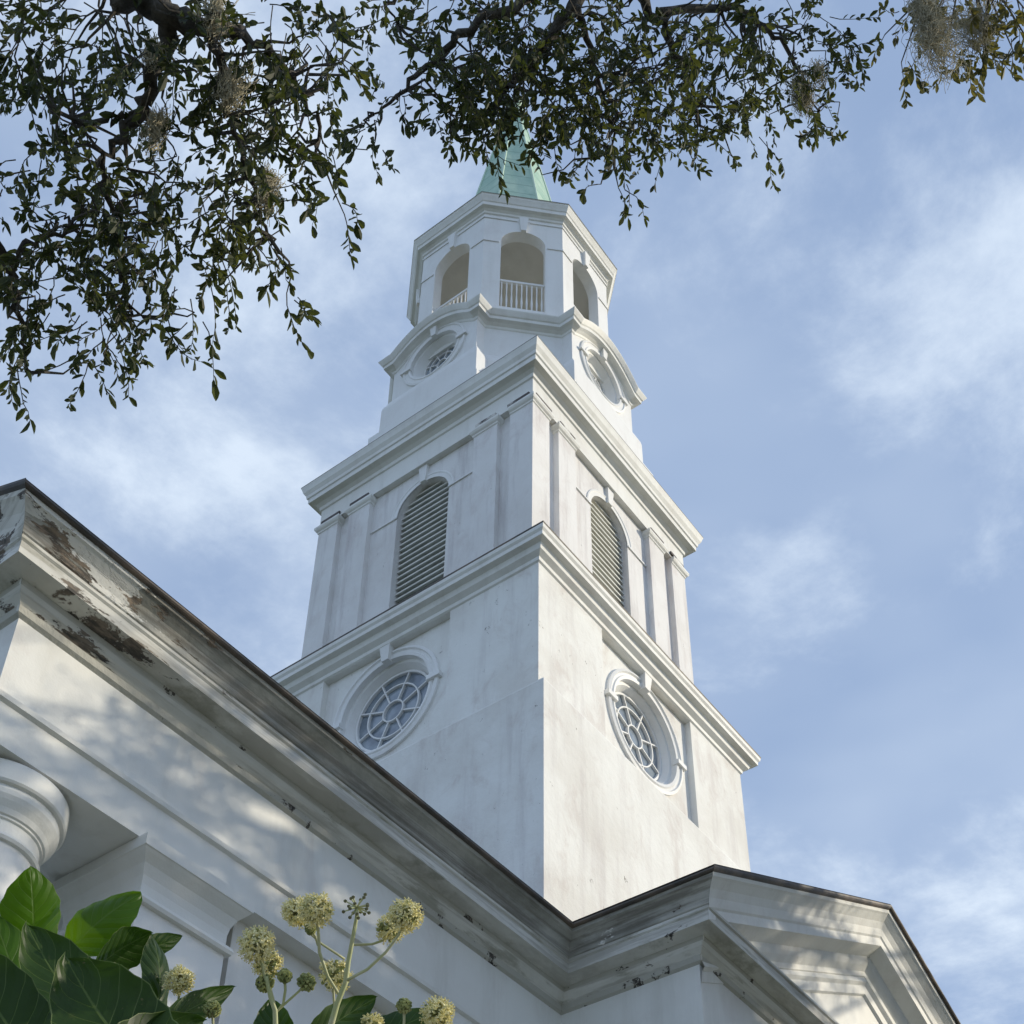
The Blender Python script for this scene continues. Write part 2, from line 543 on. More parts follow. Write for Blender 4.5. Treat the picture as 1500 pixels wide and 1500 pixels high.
def round_window(kk, P, zc_, r_out, r_in, r_glass, hw, depth, scale, panel, parent):
    """P(u, h, z); hw = wall plane; builds surround, imposts, keystone, tracery and glass"""
    s = scale
    mb = MB(); n = 64
    C_ = lambda r, h, a0=0: [P(r * math.cos(2 * PI * i / n), h, zc_ + r * math.sin(2 * PI * i / n)) for i in range(n)]
    prof = [(r_out, hw - 0.02 * s), (r_out, hw + 0.045 * s), (r_out - 0.05 * s, hw + 0.06 * s), (r_out - 0.07 * s, hw + 0.03 * s), (r_in + 0.07 * s, hw + 0.025 * s), (r_in + 0.05 * s, hw + 0.05 * s), (r_in, hw + 0.04 * s), (r_in, hw - 0.06 * s), (r_in - 0.05 * s, hw - 0.07 * s), (r_glass, hw - depth)]
    rings = [C_(r, h) for r, h in prof]
    for a, b in zip(rings, rings[1:]): mb.strip(a, b, True)
    o = mb.build('round_window', m_clean, parent)
    mb = MB()
    w0, w1 = 0.07 * s, 0.12 * s
    z0, z1 = zc_ + r_in - 0.03 * s, zc_ + r_out + 0.22 * s
    b = [P(-w0, hw - .02, z0), P(w0, hw - .02, z0), P(w0, hw + .11 * s, z0), P(-w0, hw + .11 * s, z0)]
    t = [P(-w1, hw - .02, z1), P(w1, hw - .02, z1), P(w1, hw + .15 * s, z1), P(-w1, hw + .15 * s, z1)]
    mb.hexa(b, t)
    mb.build('keystone', m_clean, o)
    for sg in (-1, 1):
        mb = MB()
        ua, ub = sg * (r_in - 0.02 * s), sg * (r_out + 0.05 * s)
        b = [P(min(ua, ub), hw - .02, zc_ - .05 * s), P(max(ua, ub), hw - .02, zc_ - .05 * s), P(max(ua, ub), hw + .09 * s, zc_ - .05 * s), P(min(ua, ub), hw + .09 * s, zc_ - .05 * s)]
        t = [(p[0], p[1], p[2] + .09 * s) for p in b]
        mb.hexa(b, t)
        mb.build('impost_block', m_clean, o)
    # tracery
    mb = MB(); hg = hw - depth
    def band(r0, r1):
        a, b2 = [], []
        A = C_(r0, hg + .05 * s); B = C_(r1, hg + .05 * s); Ad = C_(r0, hg - .01); Bd = C_(r1, hg - .01)
        mb.strip(A, B, True); mb.strip(Ad, A, True); mb.strip(B, Bd, True)
    wgl = 0.024 * s
    band(r_glass * 0.96, r_glass + 0.01); band(r_glass * 0.66, r_glass * 0.66 + wgl); band(r_glass * 0.25, r_glass * 0.25 + wgl)
    for i in range(8):
        a = (i + 0.5) * PI / 4
        ca, sa = math.cos(a), math.sin(a); w = wgl * 0.5
        r0, r1 = r_glass * 0.27, r_glass * 0.98
        pts = [(r0 * ca - w * sa, r0 * sa + w * ca), (r0 * ca + w * sa, r0 * sa - w * ca), (r1 * ca + w * sa, r1 * sa - w * ca), (r1 * ca - w * sa, r1 * sa + w * ca)]
        mb.hexa([P(u, hg - .01, zc_ + z) for u, z in pts], [P(u, hg + .045 * s, zc_ + z) for u, z in pts])
    mb.build('tracery', m_clean, o)
    mb = MB()
    ring = C_(r_glass + .005, hg)
    mb.add([P(0, hg, zc_)] + ring, [(0, 1 + i, 1 + (i + 1) % n) for i in range(n)])
    mb.build('glass_pane', m_glass, o)
    return o


# --- first stage above the off-set: recessed panels with round windows ---
mb = MB()
PW, PT, PD = 1.32, 18.42, 0.115
for k in range(4):
    # piers either side, head above
    mb.quad(fp(k, -3, 3, 15.55), fp(k, -PW, 3, 15.55), fp(k, -PW, 3, 18.6), fp(k, -3, 3, 18.6))
    mb.quad(fp(k, PW, 3, 15.55), fp(k, 3, 3, 15.55), fp(k, 3, 3, 18.6), fp(k, PW, 3, 18.6))
    mb.quad(fp(k, -PW, 3, PT), fp(k, PW, 3, PT), fp(k, PW, 3, 18.6), fp(k, -PW, 3, 18.6))
    for sg in (-1, 1):
        mb.quad(fp(k, sg * PW, 3, 15.55), fp(k, sg * PW, 3 - PD, 15.55), fp(k, sg * PW, 3 - PD, PT), fp(k, sg * PW, 3, PT))
    mb.quad(fp(k, -PW, 3, PT), fp(k, PW, 3, PT), fp(k, PW, 3 - PD, PT), fp(k, -PW, 3 - PD, PT))
    holed(mb, lambda u, z, k=k: fp(k, u, 3 - PD, z), [(-PW, 15.5), (PW, 15.5), (PW, PT), (-PW, PT)], circ_poly(0.93, 17.15), (0, 17.15))
mb.build('tower_wall', m_stucco, church)
for k in (3, 0, 1, 2):
    round_window(k, lambda u, h, z, k=k: fp(k, u, h, z), 17.15, 1.08, 0.90, 0.76, 3 - PD, 0.22, 1.0, None, church)

mb = MB()
sweep(mb, sq(3.0), [(-0.16, 18.30), (0, 18.30), (0.03, 18.32), (0.04, 18.38), (0.12, 18.44), (0.14, 18.50), (0.15, 18.53), (0.245, 18.55), (0.25, 18.62), (0.28, 18.66), (0.29, 18.72), (0.30, 18.745), (-0.55, 18.86)], mats=[0] * 10 + [1, 1])
mb.build('ledge_cornice', [m_trim, m_edge], church)

# --- belfry stage ---
H2, D2 = 2.51, 0.115
ZB, ZA = 18.7, 23.36
mb = MB()
LR, LS = 0.60, 22.42
for k in range(4):
    holed(mb, lambda u, z, k=k: fp(k, u, H2 - D2, z), [(-2.36, ZB), (2.36, ZB), (2.36, 23.9), (-2.36, 23.9)], arch_poly(LR, 18.9, LS), (0, 21.2))
    A = [fp(k, u, H2 - D2, z) for u, z in arch_poly(LR, 18.9, LS)]
    B = [fp(k, u, H2 - D2 - 0.24, z) for u, z in arch_poly(LR, 18.9, LS)]
    mb.strip(A, B, True)
mb.build('belfry_wall', m_pil, church)


def cap_prof(z):
    return [(0.0, z - 0.02), (0.02, z), (0.02, z + 0.03), (0.05, z + 0.06), (0.07, z + 0.10), (0.07, z + 0.15), (0.0, z + 0.155)]


for k in range(4):
    # corner pier: an L-shaped pair of pilasters wrapped round the corner k
    a, b = H2, H2 - 0.49
    L2 = H2 - D2 - 0.02
    pts = [fp(k, b, H2, 0), fp(k, H2, H2, 0), fp(k + 1, -b, H2, 0), fp(k + 1, -b, L2, 0), fp(k, L2, L2, 0), fp(k, b, L2, 0)]
    mb = MB(); mb.prism([p[:2] for p in pts], ZB, ZA)
    pil = mb.build('corner_pilaster', m_pil, church)
    mb = MB()
    sweep(mb, [p[:2] for p in pts[:4]], cap_prof(ZA - 0.14), closed=False, mats=[0, 0, 0, 0, 0, 1])
    mb.build('capital', [m_trim, m_capstain], pil)
for k in range(4):
    for sg in (-1, 1):
        u0, u1 = sorted((sg * 1.22, sg * 1.74))
        mb = MB()
        pts = [fp(k, u0, H2 - D2 - .02, 0), fp(k, u0, H2, 0), fp(k, u1, H2, 0), fp(k, u1, H2 - D2 - .02, 0)]
        mb.prism([p[:2] for p in pts], ZB, ZA)
        pil = mb.build('pilaster', m_pil, church)
        mb = MB()
        sweep(mb, [p[:2] for p in pts], cap_prof(ZA - 0.14), closed=False, mats=[0, 0, 0, 0, 0, 1])
        mb.build('capital', [m_trim, m_capstain], pil)

for k in range(4):
    P = lambda u, h, z, k=k: fp(k, u, h, z)
    hw = H2 - D2
    # surround (archivolt)
    mb = MB()
    def arc(r, h): return [P(r * math.cos(i * PI / 24), h, LS + r * math.sin(i * PI / 24)) for i in range(25)]
    pf = [(LR + .13, hw - .01), (LR + .13, hw + .02), (LR + .10, hw + .025), (LR + .08, hw + .012), (LR + .0, hw + .01), (LR + .0, hw - .02)]
    rg = [arc(r, h) for r, h in pf]
    for a, b in zip(rg, rg[1:]): mb.strip(a, b)
    for sg in (-1, 1):
        ua, ub = sorted((sg * (LR - .0), sg * 1.21))
        za, zb = LS, LS + .035
        mb.hexa([P(ua, hw - .02, za), P(ub, hw - .02, za), P(ub, hw + .028, za), P(ua, hw + .028, za)], [P(ua, hw - .02, zb), P(ub, hw - .02, zb), P(ub, hw + .028, zb), P(ua, hw + .028, zb)])
    win = mb.build('louvre_window', m_clean, church)
    # blades
    mb = MB()
    z = 18.95
    while z < LS + LR - .05:
        w = LR - 0.01 if z < LS else math.sqrt(max(LR ** 2 - (z - LS) ** 2, 0.0)) - .01
        if w > .05:
            hi, ho = hw - 0.24, hw - 0.12
            mb.hexa([P(-w, hi, z + .055), P(w, hi, z + .055), P(w, ho, z), P(-w, ho, z)], [P(-w, hi, z + .08), P(w, hi, z + .08), P(w, ho, z + .038), P(-w, ho, z + .038)])
        z += 0.142
    mb.build('louvre_blades', m_louvre, win)
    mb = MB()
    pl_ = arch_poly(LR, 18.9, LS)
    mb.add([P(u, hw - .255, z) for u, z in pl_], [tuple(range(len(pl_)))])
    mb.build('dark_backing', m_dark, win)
    mb = MB()
    z0, z1 = LS + LR - .02, 23.40
    b = [P(-.06, hw - .02, z0), P(.06, hw - .02, z0), P(.06, hw + .05, z0), P(-.06, hw + .05, z0)]
    t = [P(-.11, hw - .02, z1), P(.11, hw - .02, z1), P(.10, hw + .07, z1), P(-.10, hw + .07, z1)]
    mb.hexa(b, t); mb.build('keystone', m_clean, win)

mb = MB()
sweep(mb, sq(H2), [(-.2, 23.40), (0.0, 23.40), (0.0, 23.88), (0.03, 23.90), (0.04, 23.98), (0.10, 24.03), (0.16, 24.05), (0.20, 24.06), (0.205, 24.17), (0.23, 24.19), (0.24, 24.26), (0.285, 24.34), (0.305, 24.42), (0.315, 24.45), (0.325, 24.48), (0.325, 24.50), (-0.6, 24.66)], mats=[0] * 14 + [1, 1])
mb.build('belfry_cornice', [m_trim, m_edge], church)
for k in range(4):
    for (u0, u1) in ((-2.45, -1.98), (-1.72, -1.26), (1.26, 1.72), (1.98, 2.45)):
        mb = MB()
        mb.hexa([fp(k, u0, H2 - .02, 23.44), fp(k, u1, H2 - .02, 23.44), fp(k, u1, H2 + .035, 23.44), fp(k, u0, H2 + .035, 23.44)],
                [fp(k, u0, H2 - .02, 23.505), fp(k, u1, H2 - .02, 23.505), fp(k, u1, H2 + .035, 23.505), fp(k, u0, H2 + .035, 23.505)])
        mb.build('stained_fillet', m_capstain, church)

# --- clock-shaped stage: four projecting bays and chamfered corners ---
H3, A3 = 2.38, 1.06
IN3 = 0.24


def cross_plan(dh=0.0):
    pts = []
    for k in range(4):
        pts += [fp(k, -A3 - dh, H3 + dh, 0)[:2], fp(k, A3 + dh, H3 + dh, 0)[:2]]
        pts += [fp(k, A3 + dh, H3 - IN3 + dh * 0.0, 0)[:2], fp(k + 1, -A3 - dh, H3 - IN3 + dh * 0.0, 0)[:2]]
    return pts


def bay_cornice_path():
    """plan outline of stage three sampled finely along the bays, with the eyebrow rise"""
    path, zo = [], []
    n = 28
    for k in range(4):
        for i in range(n + 1):
            u = -A3 + 2 * A3 * i / n
            path.append(fp(k, u, H3, 0)[:2])
            zo.append(0.46 * (1 - (u / 0.97) ** 2) if abs(u) < 0.97 else 0.0)
        path.append(fp(k, A3, H3 - IN3, 0)[:2]); zo.append(0)
        path.append(fp(k + 1, -A3, H3 - IN3, 0)[:2]); zo.append(0)
    return path, zo


mb = MB()
base_path = []
for k in range(4):
    base_path += [fp(k, -A3, H3, 0)[:2], fp(k, A3, H3, 0)[:2], fp(k, A3, H3 - IN3, 0)[:2], fp(k + 1, -A3, H3 - IN3, 0)[:2]]
sweep(mb, base_path, [(0.26, 24.5), (0.26, 25.05), (0.13, 25.12), (0.125, 25.95), (0.11, 26.05), (0.06, 26.16), (0.03, 26.26), (0.0, 26.32)])
mb.build('stage_plinth', m_clean, church)
mb = MB()
OZ, OR = 26.95, 0.50
for k in range(4):
    n = 40
    top = [(A3 - 2 * A3 * i / n) for i in range(n + 1)]
    outer = [(-A3, 26.2), (A3, 26.2)] + [(u, 27.32 + (0.46 * (1 - (u / 0.97) ** 2) if abs(u) < 0.97 else 0)) for u in top]
    holed(mb, lambda u, z, k=k: fp(k, u, H3, z), outer, circ_poly(0.60, OZ), (0, OZ))
    for sg in (-1, 1):
        mb.quad(fp(k, sg * A3, H3, 26.2), fp(k, sg * A3, H3 - IN3, 26.2), fp(k, sg * A3, H3 - IN3, 27.4), fp(k, sg * A3, H3, 27.4))
    mb.quad(fp(k, A3, H3 - IN3, 26.2), fp(k + 1, -A3, H3 - IN3, 26.2), fp(k + 1, -A3, H3 - IN3, 27.4), fp(k, A3, H3 - IN3, 27.4))
mb.build('oculus_stage_wall', m_clean, church)
for k in (3, 0, 1, 2):
    round_window(k, lambda u, h, z, k=k: fp(k, u, h, z), OZ, 0.79, 0.60, 0.44, H3, 0.26, 0.8, None, church)
mb = MB()
path, zo = bay_cornice_path()
sweep(mb, path, [(0, 27.20), (0.02, 27.22), (0.03, 27.27), (0.09, 27.31), (0.16, 27.33), (0.165, 27.41), (0.19, 27.43), (0.23, 27.50), (0.245, 27.53), (0.25, 27.55), (-0.30, 27.62)], mats=[0] * 9 + [1], zoff=zo)
mb.prism(octa(2.2), 27.3, 27.56)
mb.build('eyebrow_cornice', [m_trim, m_clean], church)

# --- open octagonal lantern ---
H4 = 2.05
T4 = H4 * math.tan(PI / 8)
TH = 0.24
ZF, ZT = 28.35, 31.9
OW, OS = 0.475, 30.80
mb = MB()
for k in range(8):
    holed(mb, lambda u, z, k=k: op(k, u, H4, z), [(-T4, ZF - .8), (T4, ZF - .8), (T4, ZT), (-T4, ZT)], arch_poly(OW, ZF, OS), (0, 30.1), 0)
    ti = (H4 - TH) * math.tan(PI / 8)
    holed(mb, lambda u, z, k=k: op(k, u, H4 - TH, z), [(-ti, ZF - .2), (ti, ZF - .2), (ti, ZT), (-ti, ZT)], arch_poly(OW, ZF, OS), (0, 30.1), 1)
    A = [op(k, u, H4, z) for u, z in arch_poly(OW, ZF, OS)]
    B = [op(k, u, H4 - TH, z) for u, z in arch_poly(OW, ZF, OS)]
    mb.strip(A, B, True, 0)
mb.prism(octa(H4 - .02), ZF - .2, ZF - .02, 1)
mb.prism(octa(H4 - .05), ZT - .02, ZT + .1, 1)
mb.build('lantern_wall', [m_clean, m_inner], church)
for k in range(8):
    for (z, us, pr) in ((30.73, ((-T4, -OW - .04), (OW + .04, T4)), .022), (31.64, ((-T4, -.13), (.13, T4)), .022)):
        for (a, b) in us:
            mb = MB()
            q = [(a, H4 - .01), (b, H4 - .01), (b * (1 + pr / H4 if abs(b) > .8 else 1), H4 + pr), (a * (1 + pr / H4 if abs(a) > .8 else 1), H4 + pr)]
            mb.hexa([op(k, u, h, z) for u, h in q], [op(k, u, h, z + .05) for u, h in q])
            mb.build('string_course', m_clean, church)
for k in range(8):
    mb = MB()
    z0, z1 = OS + OW - .02, 31.72
    b = [(-.055, H4 - .05), (.055, H4 - .05), (.055, H4 + .06), (-.055, H4 + .06)]
    t = [(-.10, H4 - .05), (.10, H4 - .05), (.10, H4 + .09), (-.10, H4 + .09)]
    mb.hexa([op(k, u, h, z0) for u, h in b], [op(k, u, h, z1) for u, h in t])
    mb.build('keystone', m_clean, church)
    mb = MB()
    hb = H4 - .13
    mb.hexa([op(k, u, h, 29.46) for u, h in ((-OW + .004, hb - .03), (OW - .004, hb - .03), (OW - .004, hb + .03), (-OW + .004, hb + .03))], [op(k, u, h, 29.52) for u, h in ((-OW + .004, hb - .03), (OW - .004, hb - .03), (OW - .004, hb + .03), (-OW + .004, hb + .03))])
    mb.hexa([op(k, u, h, 28.50) for u, h in ((-OW + .004, hb - .02), (OW - .004, hb - .02), (OW - .004, hb + .02), (-OW + .004, hb + .02))], [op(k, u, h, 28.55) for u, h in ((-OW + .004, hb - .02), (OW - .004, hb - .02), (OW - .004, hb + .02), (-OW + .004, hb + .02))])
    for i in range(9):
        u = -OW + .055 + i * (2 * OW - .11) / 8
        pr = [(0.013, 28.55), (0.016, 28.6), (0.024, 28.8), (0.012, 29.05), (0.017, 29.3), (0.013, 29.46)]
        p = op(k, u, hb, 0)
        mb.lathe(p[0], p[1], pr, 8)
    mb.build('balustrade', m_clean, church)
mb = MB()
sweep(mb, octa(H4), [(0.0, 31.78), (0.03, 31.80), (0.035, 31.86), (0.08, 31.90), (0.15, 31.92), (0.155, 32.02), (0.175, 32.04), (0.20, 32.10), (0.235, 32.17), (0.24, 32.20), (0.255, 32.21), (0.255, 32.235), (-0.7, 32.34)], mats=[0] * 10 + [1, 1])
mb.build('lantern_cornice', [m_trim, m_edge], church)

# --- copper spire ---
mb = MB()
lv = [(1.46, 32.28), (1.40, 32.6), (1.30, 33.0), (1.22, 33.5), (1.05, 34.7), (0.60, 37.75), (0.16, 40.7)]
rg = [[(p[0], p[1], z) for p in octa(h)] for h, z in lv]
for a, b in zip(rg, rg[1:]): mb.strip(a, b, True)
spire = mb.build('spire', m_copper, church)
mb = MB()
for i in range(8):
    mb.tube([rg[j][i] for j in range(len(rg))], [0.035] * 3 + [0.03] * 3 + [.02], 6)
mb.build('ridge_rib', m_rib, spire)
mb = MB(); mb.smooth = True
mb.lathe(XC, YC, [(0.17, 40.68), (0.2, 40.75), (0.08, 40.85), (0.2, 41.0), (0.24, 41.12), (0.2, 41.24), (0.05, 41.36), (0.03, 42.2), (0.001, 42.3)], 24)
mb.build('finial', m_rib, spire)

# --- portico and transept ---
XA, YF = 3.29, 6.5            # frieze corner of the portico
XB, YT = 9.3, 5.06            # frieze planes of the projecting side gable
XE = 16.5
Y2 = 2 * YC - YF
SL = 0.474
mb = MB()
plan = [(XA, Y2), (XA, YF), (XB, YF), (XB, YT), (XE, YT), (XE, 2 * YC - YT), (XB, 2 * YC - YT), (XB, Y2)]
low = [(-0.70, 7.46), (0.0, 7.46), (0.0, 7.76), (0.03, 7.775), (0.035, 7.81), (0.0, 7.825), (0.0, 8.45), (0.03, 8.47), (0.04, 8.52), (0.09, 8.565), (0.11, 8.60), (0.12, 8.64), (0.27, 8.655), (0.275, 8.75), (0.29, 8.765), (0.29, 8.79), (-0.05, 8.86)]
wp = [(XA, Y2), (XA, YF), (XB, YF), (XB, YT), (XE, YT), (XE, 2 * YC - YT), (XB, 2 * YC - YT), (XB, Y2)]
sweep(mb, wp, low, mats=[0, 0, 0, 0, 0, 0, 2, 2, 1, 1, 2, 1, 1, 1, 1, 1])
ent = mb.build('entablature', [m_trim, m_flake, m_rot], church)
cyma = [(0.28, 8.785), (0.30, 8.80), (0.31, 8.84), (0.345, 8.90), (0.40, 8.945), (0.42, 8.955), (0.43, 8.985)]
edge = [(0.42, 8.982), (0.455, 8.985), (0.465, 8.995), (0.465, 9.012), (0.1, 9.05)]
mb = MB()
eaves = ([(XA, Y2), (XA, YF), (XB, YF), (XB, YT), (XE, YT)], [(XB, Y2), (XA, Y2), (XA, YF)])
# eave cyma on the long side: from the portico corner to the inner corner, then out to the gable corner


def mitred_run(mb, prof, pts_dir, mats=None):
    """pts_dir: list of (x, y, ox, oy) with mitre vectors given"""
    rings = [[(x + ox * p, y + oy * p, z) for x, y, ox, oy in pts_dir] for p, z in prof]
    for j in range(len(rings) - 1): mb.strip(rings[j], rings[j + 1], False, mats[j] if mats else 0)


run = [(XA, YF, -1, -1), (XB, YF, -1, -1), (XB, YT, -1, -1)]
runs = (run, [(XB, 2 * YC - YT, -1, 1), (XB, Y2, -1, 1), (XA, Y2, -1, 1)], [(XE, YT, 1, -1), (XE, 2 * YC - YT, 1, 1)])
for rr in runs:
    mb = MB(); mitred_run(mb, cyma, rr); em = mb.build('eave_moulding', m_grime_shade, church)
    mb = MB(); mitred_run(mb, edge, rr); mb.build('roof_edge', m_edge, em)

RAKE = [(0.0, 8.45), (0.033, 8.47), (0.043, 8.52), (0.093, 8.565), (0.113, 8.60), (0.123, 8.64), (0.273, 8.655), (0.278, 8.75), (0.293, 8.765), (0.303, 8.80), (0.313, 8.84), (0.348, 8.90), (0.403, 8.945), (0.423, 8.955), (0.433, 8.985)]
REDGE = [(0.42, 8.986), (0.458, 8.989), (0.468, 9.0), (0.468, 9.024), (0.0, 9.05)]


def gable(c0, c1, axis, plane, out, prof, name, mat):
    """raking cornice over a gable between corners c0 and c1 along axis; out = +-1 facing direction"""
    mid = (c0 + c1) / 2
    mb = MB()
    for (cs, sg) in ((c0, 1), (c1, -1)):
        A, B = [], []
        for p, z in prof:
            s0 = cs - sg * p
            zm = z + SL * abs(mid - s0)
            q0 = (s0, plane + out * p, z) if axis == 0 else (plane + out * p, s0, z)
            q1 = (mid, plane + out * p, zm) if axis == 0 else (plane + out * p, mid, zm)
            A.append(q0); B.append(q1)
        mb.strip(A, B)
    return mb.build(name, mat, church)


for (c0, c1, ax, pln, out) in ((XB, XE, 0, YT, -1), (YF, Y2, 1, XA, -1), (XB, XE, 0, 2 * YC - YT, 1)):
    gable(c0, c1, ax, pln, out, RAKE, 'raking_cornice', m_trim if ax == 0 else m_flake)
    gable(c0, c1, ax, pln, out, REDGE, 'rake_edge', m_edge)
    mid = (c0 + c1) / 2
    zt = 8.55 + SL * (mid - c0)
    mb = MB()
    tri = [(c0, 8.5), (c1, 8.5), (mid, zt)]
    P = (lambda s, z, o=0.0: (s, pln - out * o, z)) if ax == 0 else (lambda s, z, o=0.0: (pln - out * o, s, z))
    mb.add([P(s, z, .02) for s, z in tri] + [P(s, z, .2) for s, z in tri], [(0, 1, 2), (5, 4, 3), (0, 3, 4, 1), (1, 4, 5, 2), (2, 5, 3, 0)])
    mb.build('tympanum', m_trim, church)
# inner moulded frame of the side tympanum
mb = MB()
prof = [(0.0, 0.0), (0.05, -0.0), (0.07, -.06), (0.04, -.10), (0.03, -.2), (0.0, -.22)]
mid = (XB + XE) / 2
for sg, cs in ((1, XB), (-1, XE)):
    A = []; B = []
    for p, dz in prof:
        A.append((cs, YT + .02 - p, 8.47 + dz)); B.append((mid, YT + .02 - p, 8.47 + dz + SL * (mid - XB)))
    mb.strip(A, B)
mb.build('tympanum_frame', m_trim, church)

# roofs
mb = MB()
e = 0.44
zr = 9.05
rm = 9.05 + SL * (YC - YF + e)
x0 = XA - 0.46
mb.add([(x0, YF - e, zr), (11.6, YF - e, zr), (11.6, YC, rm), (x0, YC, rm), (11.6, Y2 + e, zr), (x0, Y2 + e, zr)], [(0, 1, 2, 3), (3, 2, 4, 5)])
mb.build('portico_roof', m_roof, church)
mb = MB()
rt = 9.052 + SL * (mid - XB + e)
ya, yb = YT - 0.46, 2 * YC - YT + .46
mb.add([(XB - e, ya, zr), (XB - e, yb, zr), (mid, yb, rt), (mid, ya, rt), (XE + e, yb, zr), (XE + e, ya, zr)], [(1, 0, 3, 2), (2, 3, 5, 4)])
mb.build('transept_roof', m_roof, church)

# walls
mb = MB()
mb.box(5.55, XB + .3, YF + .16, Y2 - .16, 0, 7.9)
mb.build('portico_wall', m_clean, church)
mb = MB()
mb.box(XB + .03, XE - .03, YT + .03, 2 * YC - YT - .03, 0, 7.5)
mb.build('transept_wall', m_clean, church)
mb = MB()
mb.box(XA + .7, 5.55, YF + .74, Y2 - .74, 7.78, 7.9)
mb.box(XA + .02, 9.5, YF + .02, YF + .76, 7.47, 7.6)
for yy in (YF + .75, 10.07, 13.2): mb.box(XA + .68, 5.5, yy, yy + .22, 7.5, 7.79)
mb.build('portico_ceiling', m_trim, church)


def anta(x0, x1, y0, y1):
    mb = MB()
    mb.prism([(x0, y0), (x1, y0), (x1, y1), (x0, y1)], 0.6, 7.05)
    p = mb.build('anta_pilaster', m_clean, church)
    mb = MB()
    sweep(mb, [(x0, y0), (x1, y0), (x1, y1), (x0, y1)], [(0.0, 7.0), (0.035, 7.005), (0.045, 7.03), (0.035, 7.06), (0.0, 7.07), (0.0, 7.16), (0.01, 7.22), (0.04, 7.29), (0.085, 7.34), (0.10, 7.36), (0.11, 7.365), (0.11, 7.455), (0.0, 7.457)])
    mb.build('capital', m_trim, p)


anta(4.63, 5.39, YF + .02, YF + .80)
anta(4.63, 5.39, Y2 - .80, Y2 - .02)
for y in (6.95, 10.07, 2 * YC - 10.07, 2 * YC - 6.95):
    mb = MB(); mb.smooth = True
    pr = [(0.40, 0.95)] + [(0.40 - 0.06 * (t / 12) ** 1.6, 0.95 + t / 12 * 6.05) for t in range(1, 13)]
    mb.lathe(3.73, y, pr, 56)
    c = mb.build('column', m_clean, church)
    mb = MB(); mb.smooth = True
    mb.lathe(3.73, y, [(0.34, 6.93), (0.365, 6.935), (0.375, 6.955), (0.365, 6.975), (0.345, 6.98), (0.345, 7.08), (0.36, 7.085), (0.36, 7.10), (0.375, 7.105), (0.39, 7.14), (0.415, 7.18), (0.43, 7.21), (0.435, 7.24), (0.43, 7.265), (0.43, 7.27), (0.455, 7.275), (0.465, 7.29), (0.465, 7.42), (0.455, 7.435), (0.30, 7.455)], 56)
    mb.build('capital', m_trim, c)
    mb = MB(); mb.smooth = True
    mb.lathe(3.73, y, [(0.54, 0.6), (0.54, 0.72), (0.50, 0.74), (0.52, 0.80), (0.50, 0.87), (0.44, 0.89), (0.43, 0.93), (0.40, 0.96)], 48)
    mb.build('column_base', m_trim, c)
mb = MB()
mb.box(XA - .5, 5.6, YF - .4, Y2 + .4, 0, 0.6)
for i in range(3): mb.box(XA - .5 - .32 * (3 - i), XA - .5 - .32 * (2 - i), YF + .4, Y2 - .4, 0, 0.15 * (i + 1))
mb.build('portico_steps', m_conc, church)
mb = MB()
mb.box(5.50, 5.545, YC - 1.0, YC + 1.0, 0.6, 4.2)
door = mb.build('entrance_door', m_trim, church)

# ------------------------------------------------------------------ oaks
def leaf_mat(name, a, b, trans, rough=0.45):
    M = Mat(name)
    oi = M.n.new('ShaderNodeObjectInfo')
    c = M.mix(M.ramp(M.noise(2.2, 4, 0.6), 0.35, 0.68), a, b)
    c = M.mix(M.ramp(M.noise(23, 2, 0.5), 0.4, 0.65, 0, 0.5), c, tuple(x * 1.5 for x in b))
    M.color(c); M.set(Roughness=rough)
    t = M.n.new('ShaderNodeBsdfTranslucent')
    hs = M.mix(1.0, c, trans, 'MULTIPLY')
    M.l.new(hs, t.inputs[0])
    mxs = M.n.new('ShaderNodeMixShader'); mxs.inputs[0].default_value = 0.4
    M.l.new(M.b.outputs[0], mxs.inputs[1]); M.l.new(t.outputs[0], mxs.inputs[2])
    M.l.new(mxs.outputs[0], M.out.inputs[0])
    return M.mat


m_oak = leaf_mat('oak_leaf', (0.015, 0.026, 0.011), (0.050, 0.062, 0.022), (2.1, 1.9, 0.8), 0.6)
m_oak_b = leaf_mat('pale_oak_leaf', (0.035, 0.045, 0.018), (0.11, 0.105, 0.04), (2.0, 1.8, 0.8), 0.6)
M = Mat('oak_bark'); M.color(M.mix(M.ramp(M.noise(14, 6, 0.7, stretch=(1, 1, .4)), .35, .65), (0.035, 0.032, 0.028), (0.11, 0.10, 0.085))); M.set(Roughness=.95); M.bump(M.noise(30, 6, .7), .7, .02)
m_bark = M.mat
M = Mat('spanish_moss'); c = M.mix(M.ramp(M.noise(9, 3), .35, .65), (0.30, 0.28, 0.20), (0.52, 0.47, 0.34)); M.color(c); M.set(Roughness=.95)
m_moss = M.mat


def rv(r, s=1.0):
    return Vector((r.gauss(0, s), r.gauss(0, s), r.gauss(0, s)))


def leaf(mb, b, d, nrm_, L, W, fold=0.25):
    d = d.normalized(); s = d.cross(nrm_)
    if s.length < 1e-4: s = d.cross(Vector((1, 0.3, 0)))
    s.normalize(); n = s.cross(d)
    P = lambda a, w: b + d * (L * a) + s * (W * w) + n * (abs(w) * W * fold * 2 - L * 0.12 * a * a)
    mb.add([P(0, 0), P(.25, .36), P(.6, .5), P(.85, .28), P(1, 0), P(.85, -.28), P(.6, -.5), P(.25, -.36)],
           [(0, 1, 2, 3, 4), (0, 4, 5, 6, 7)])


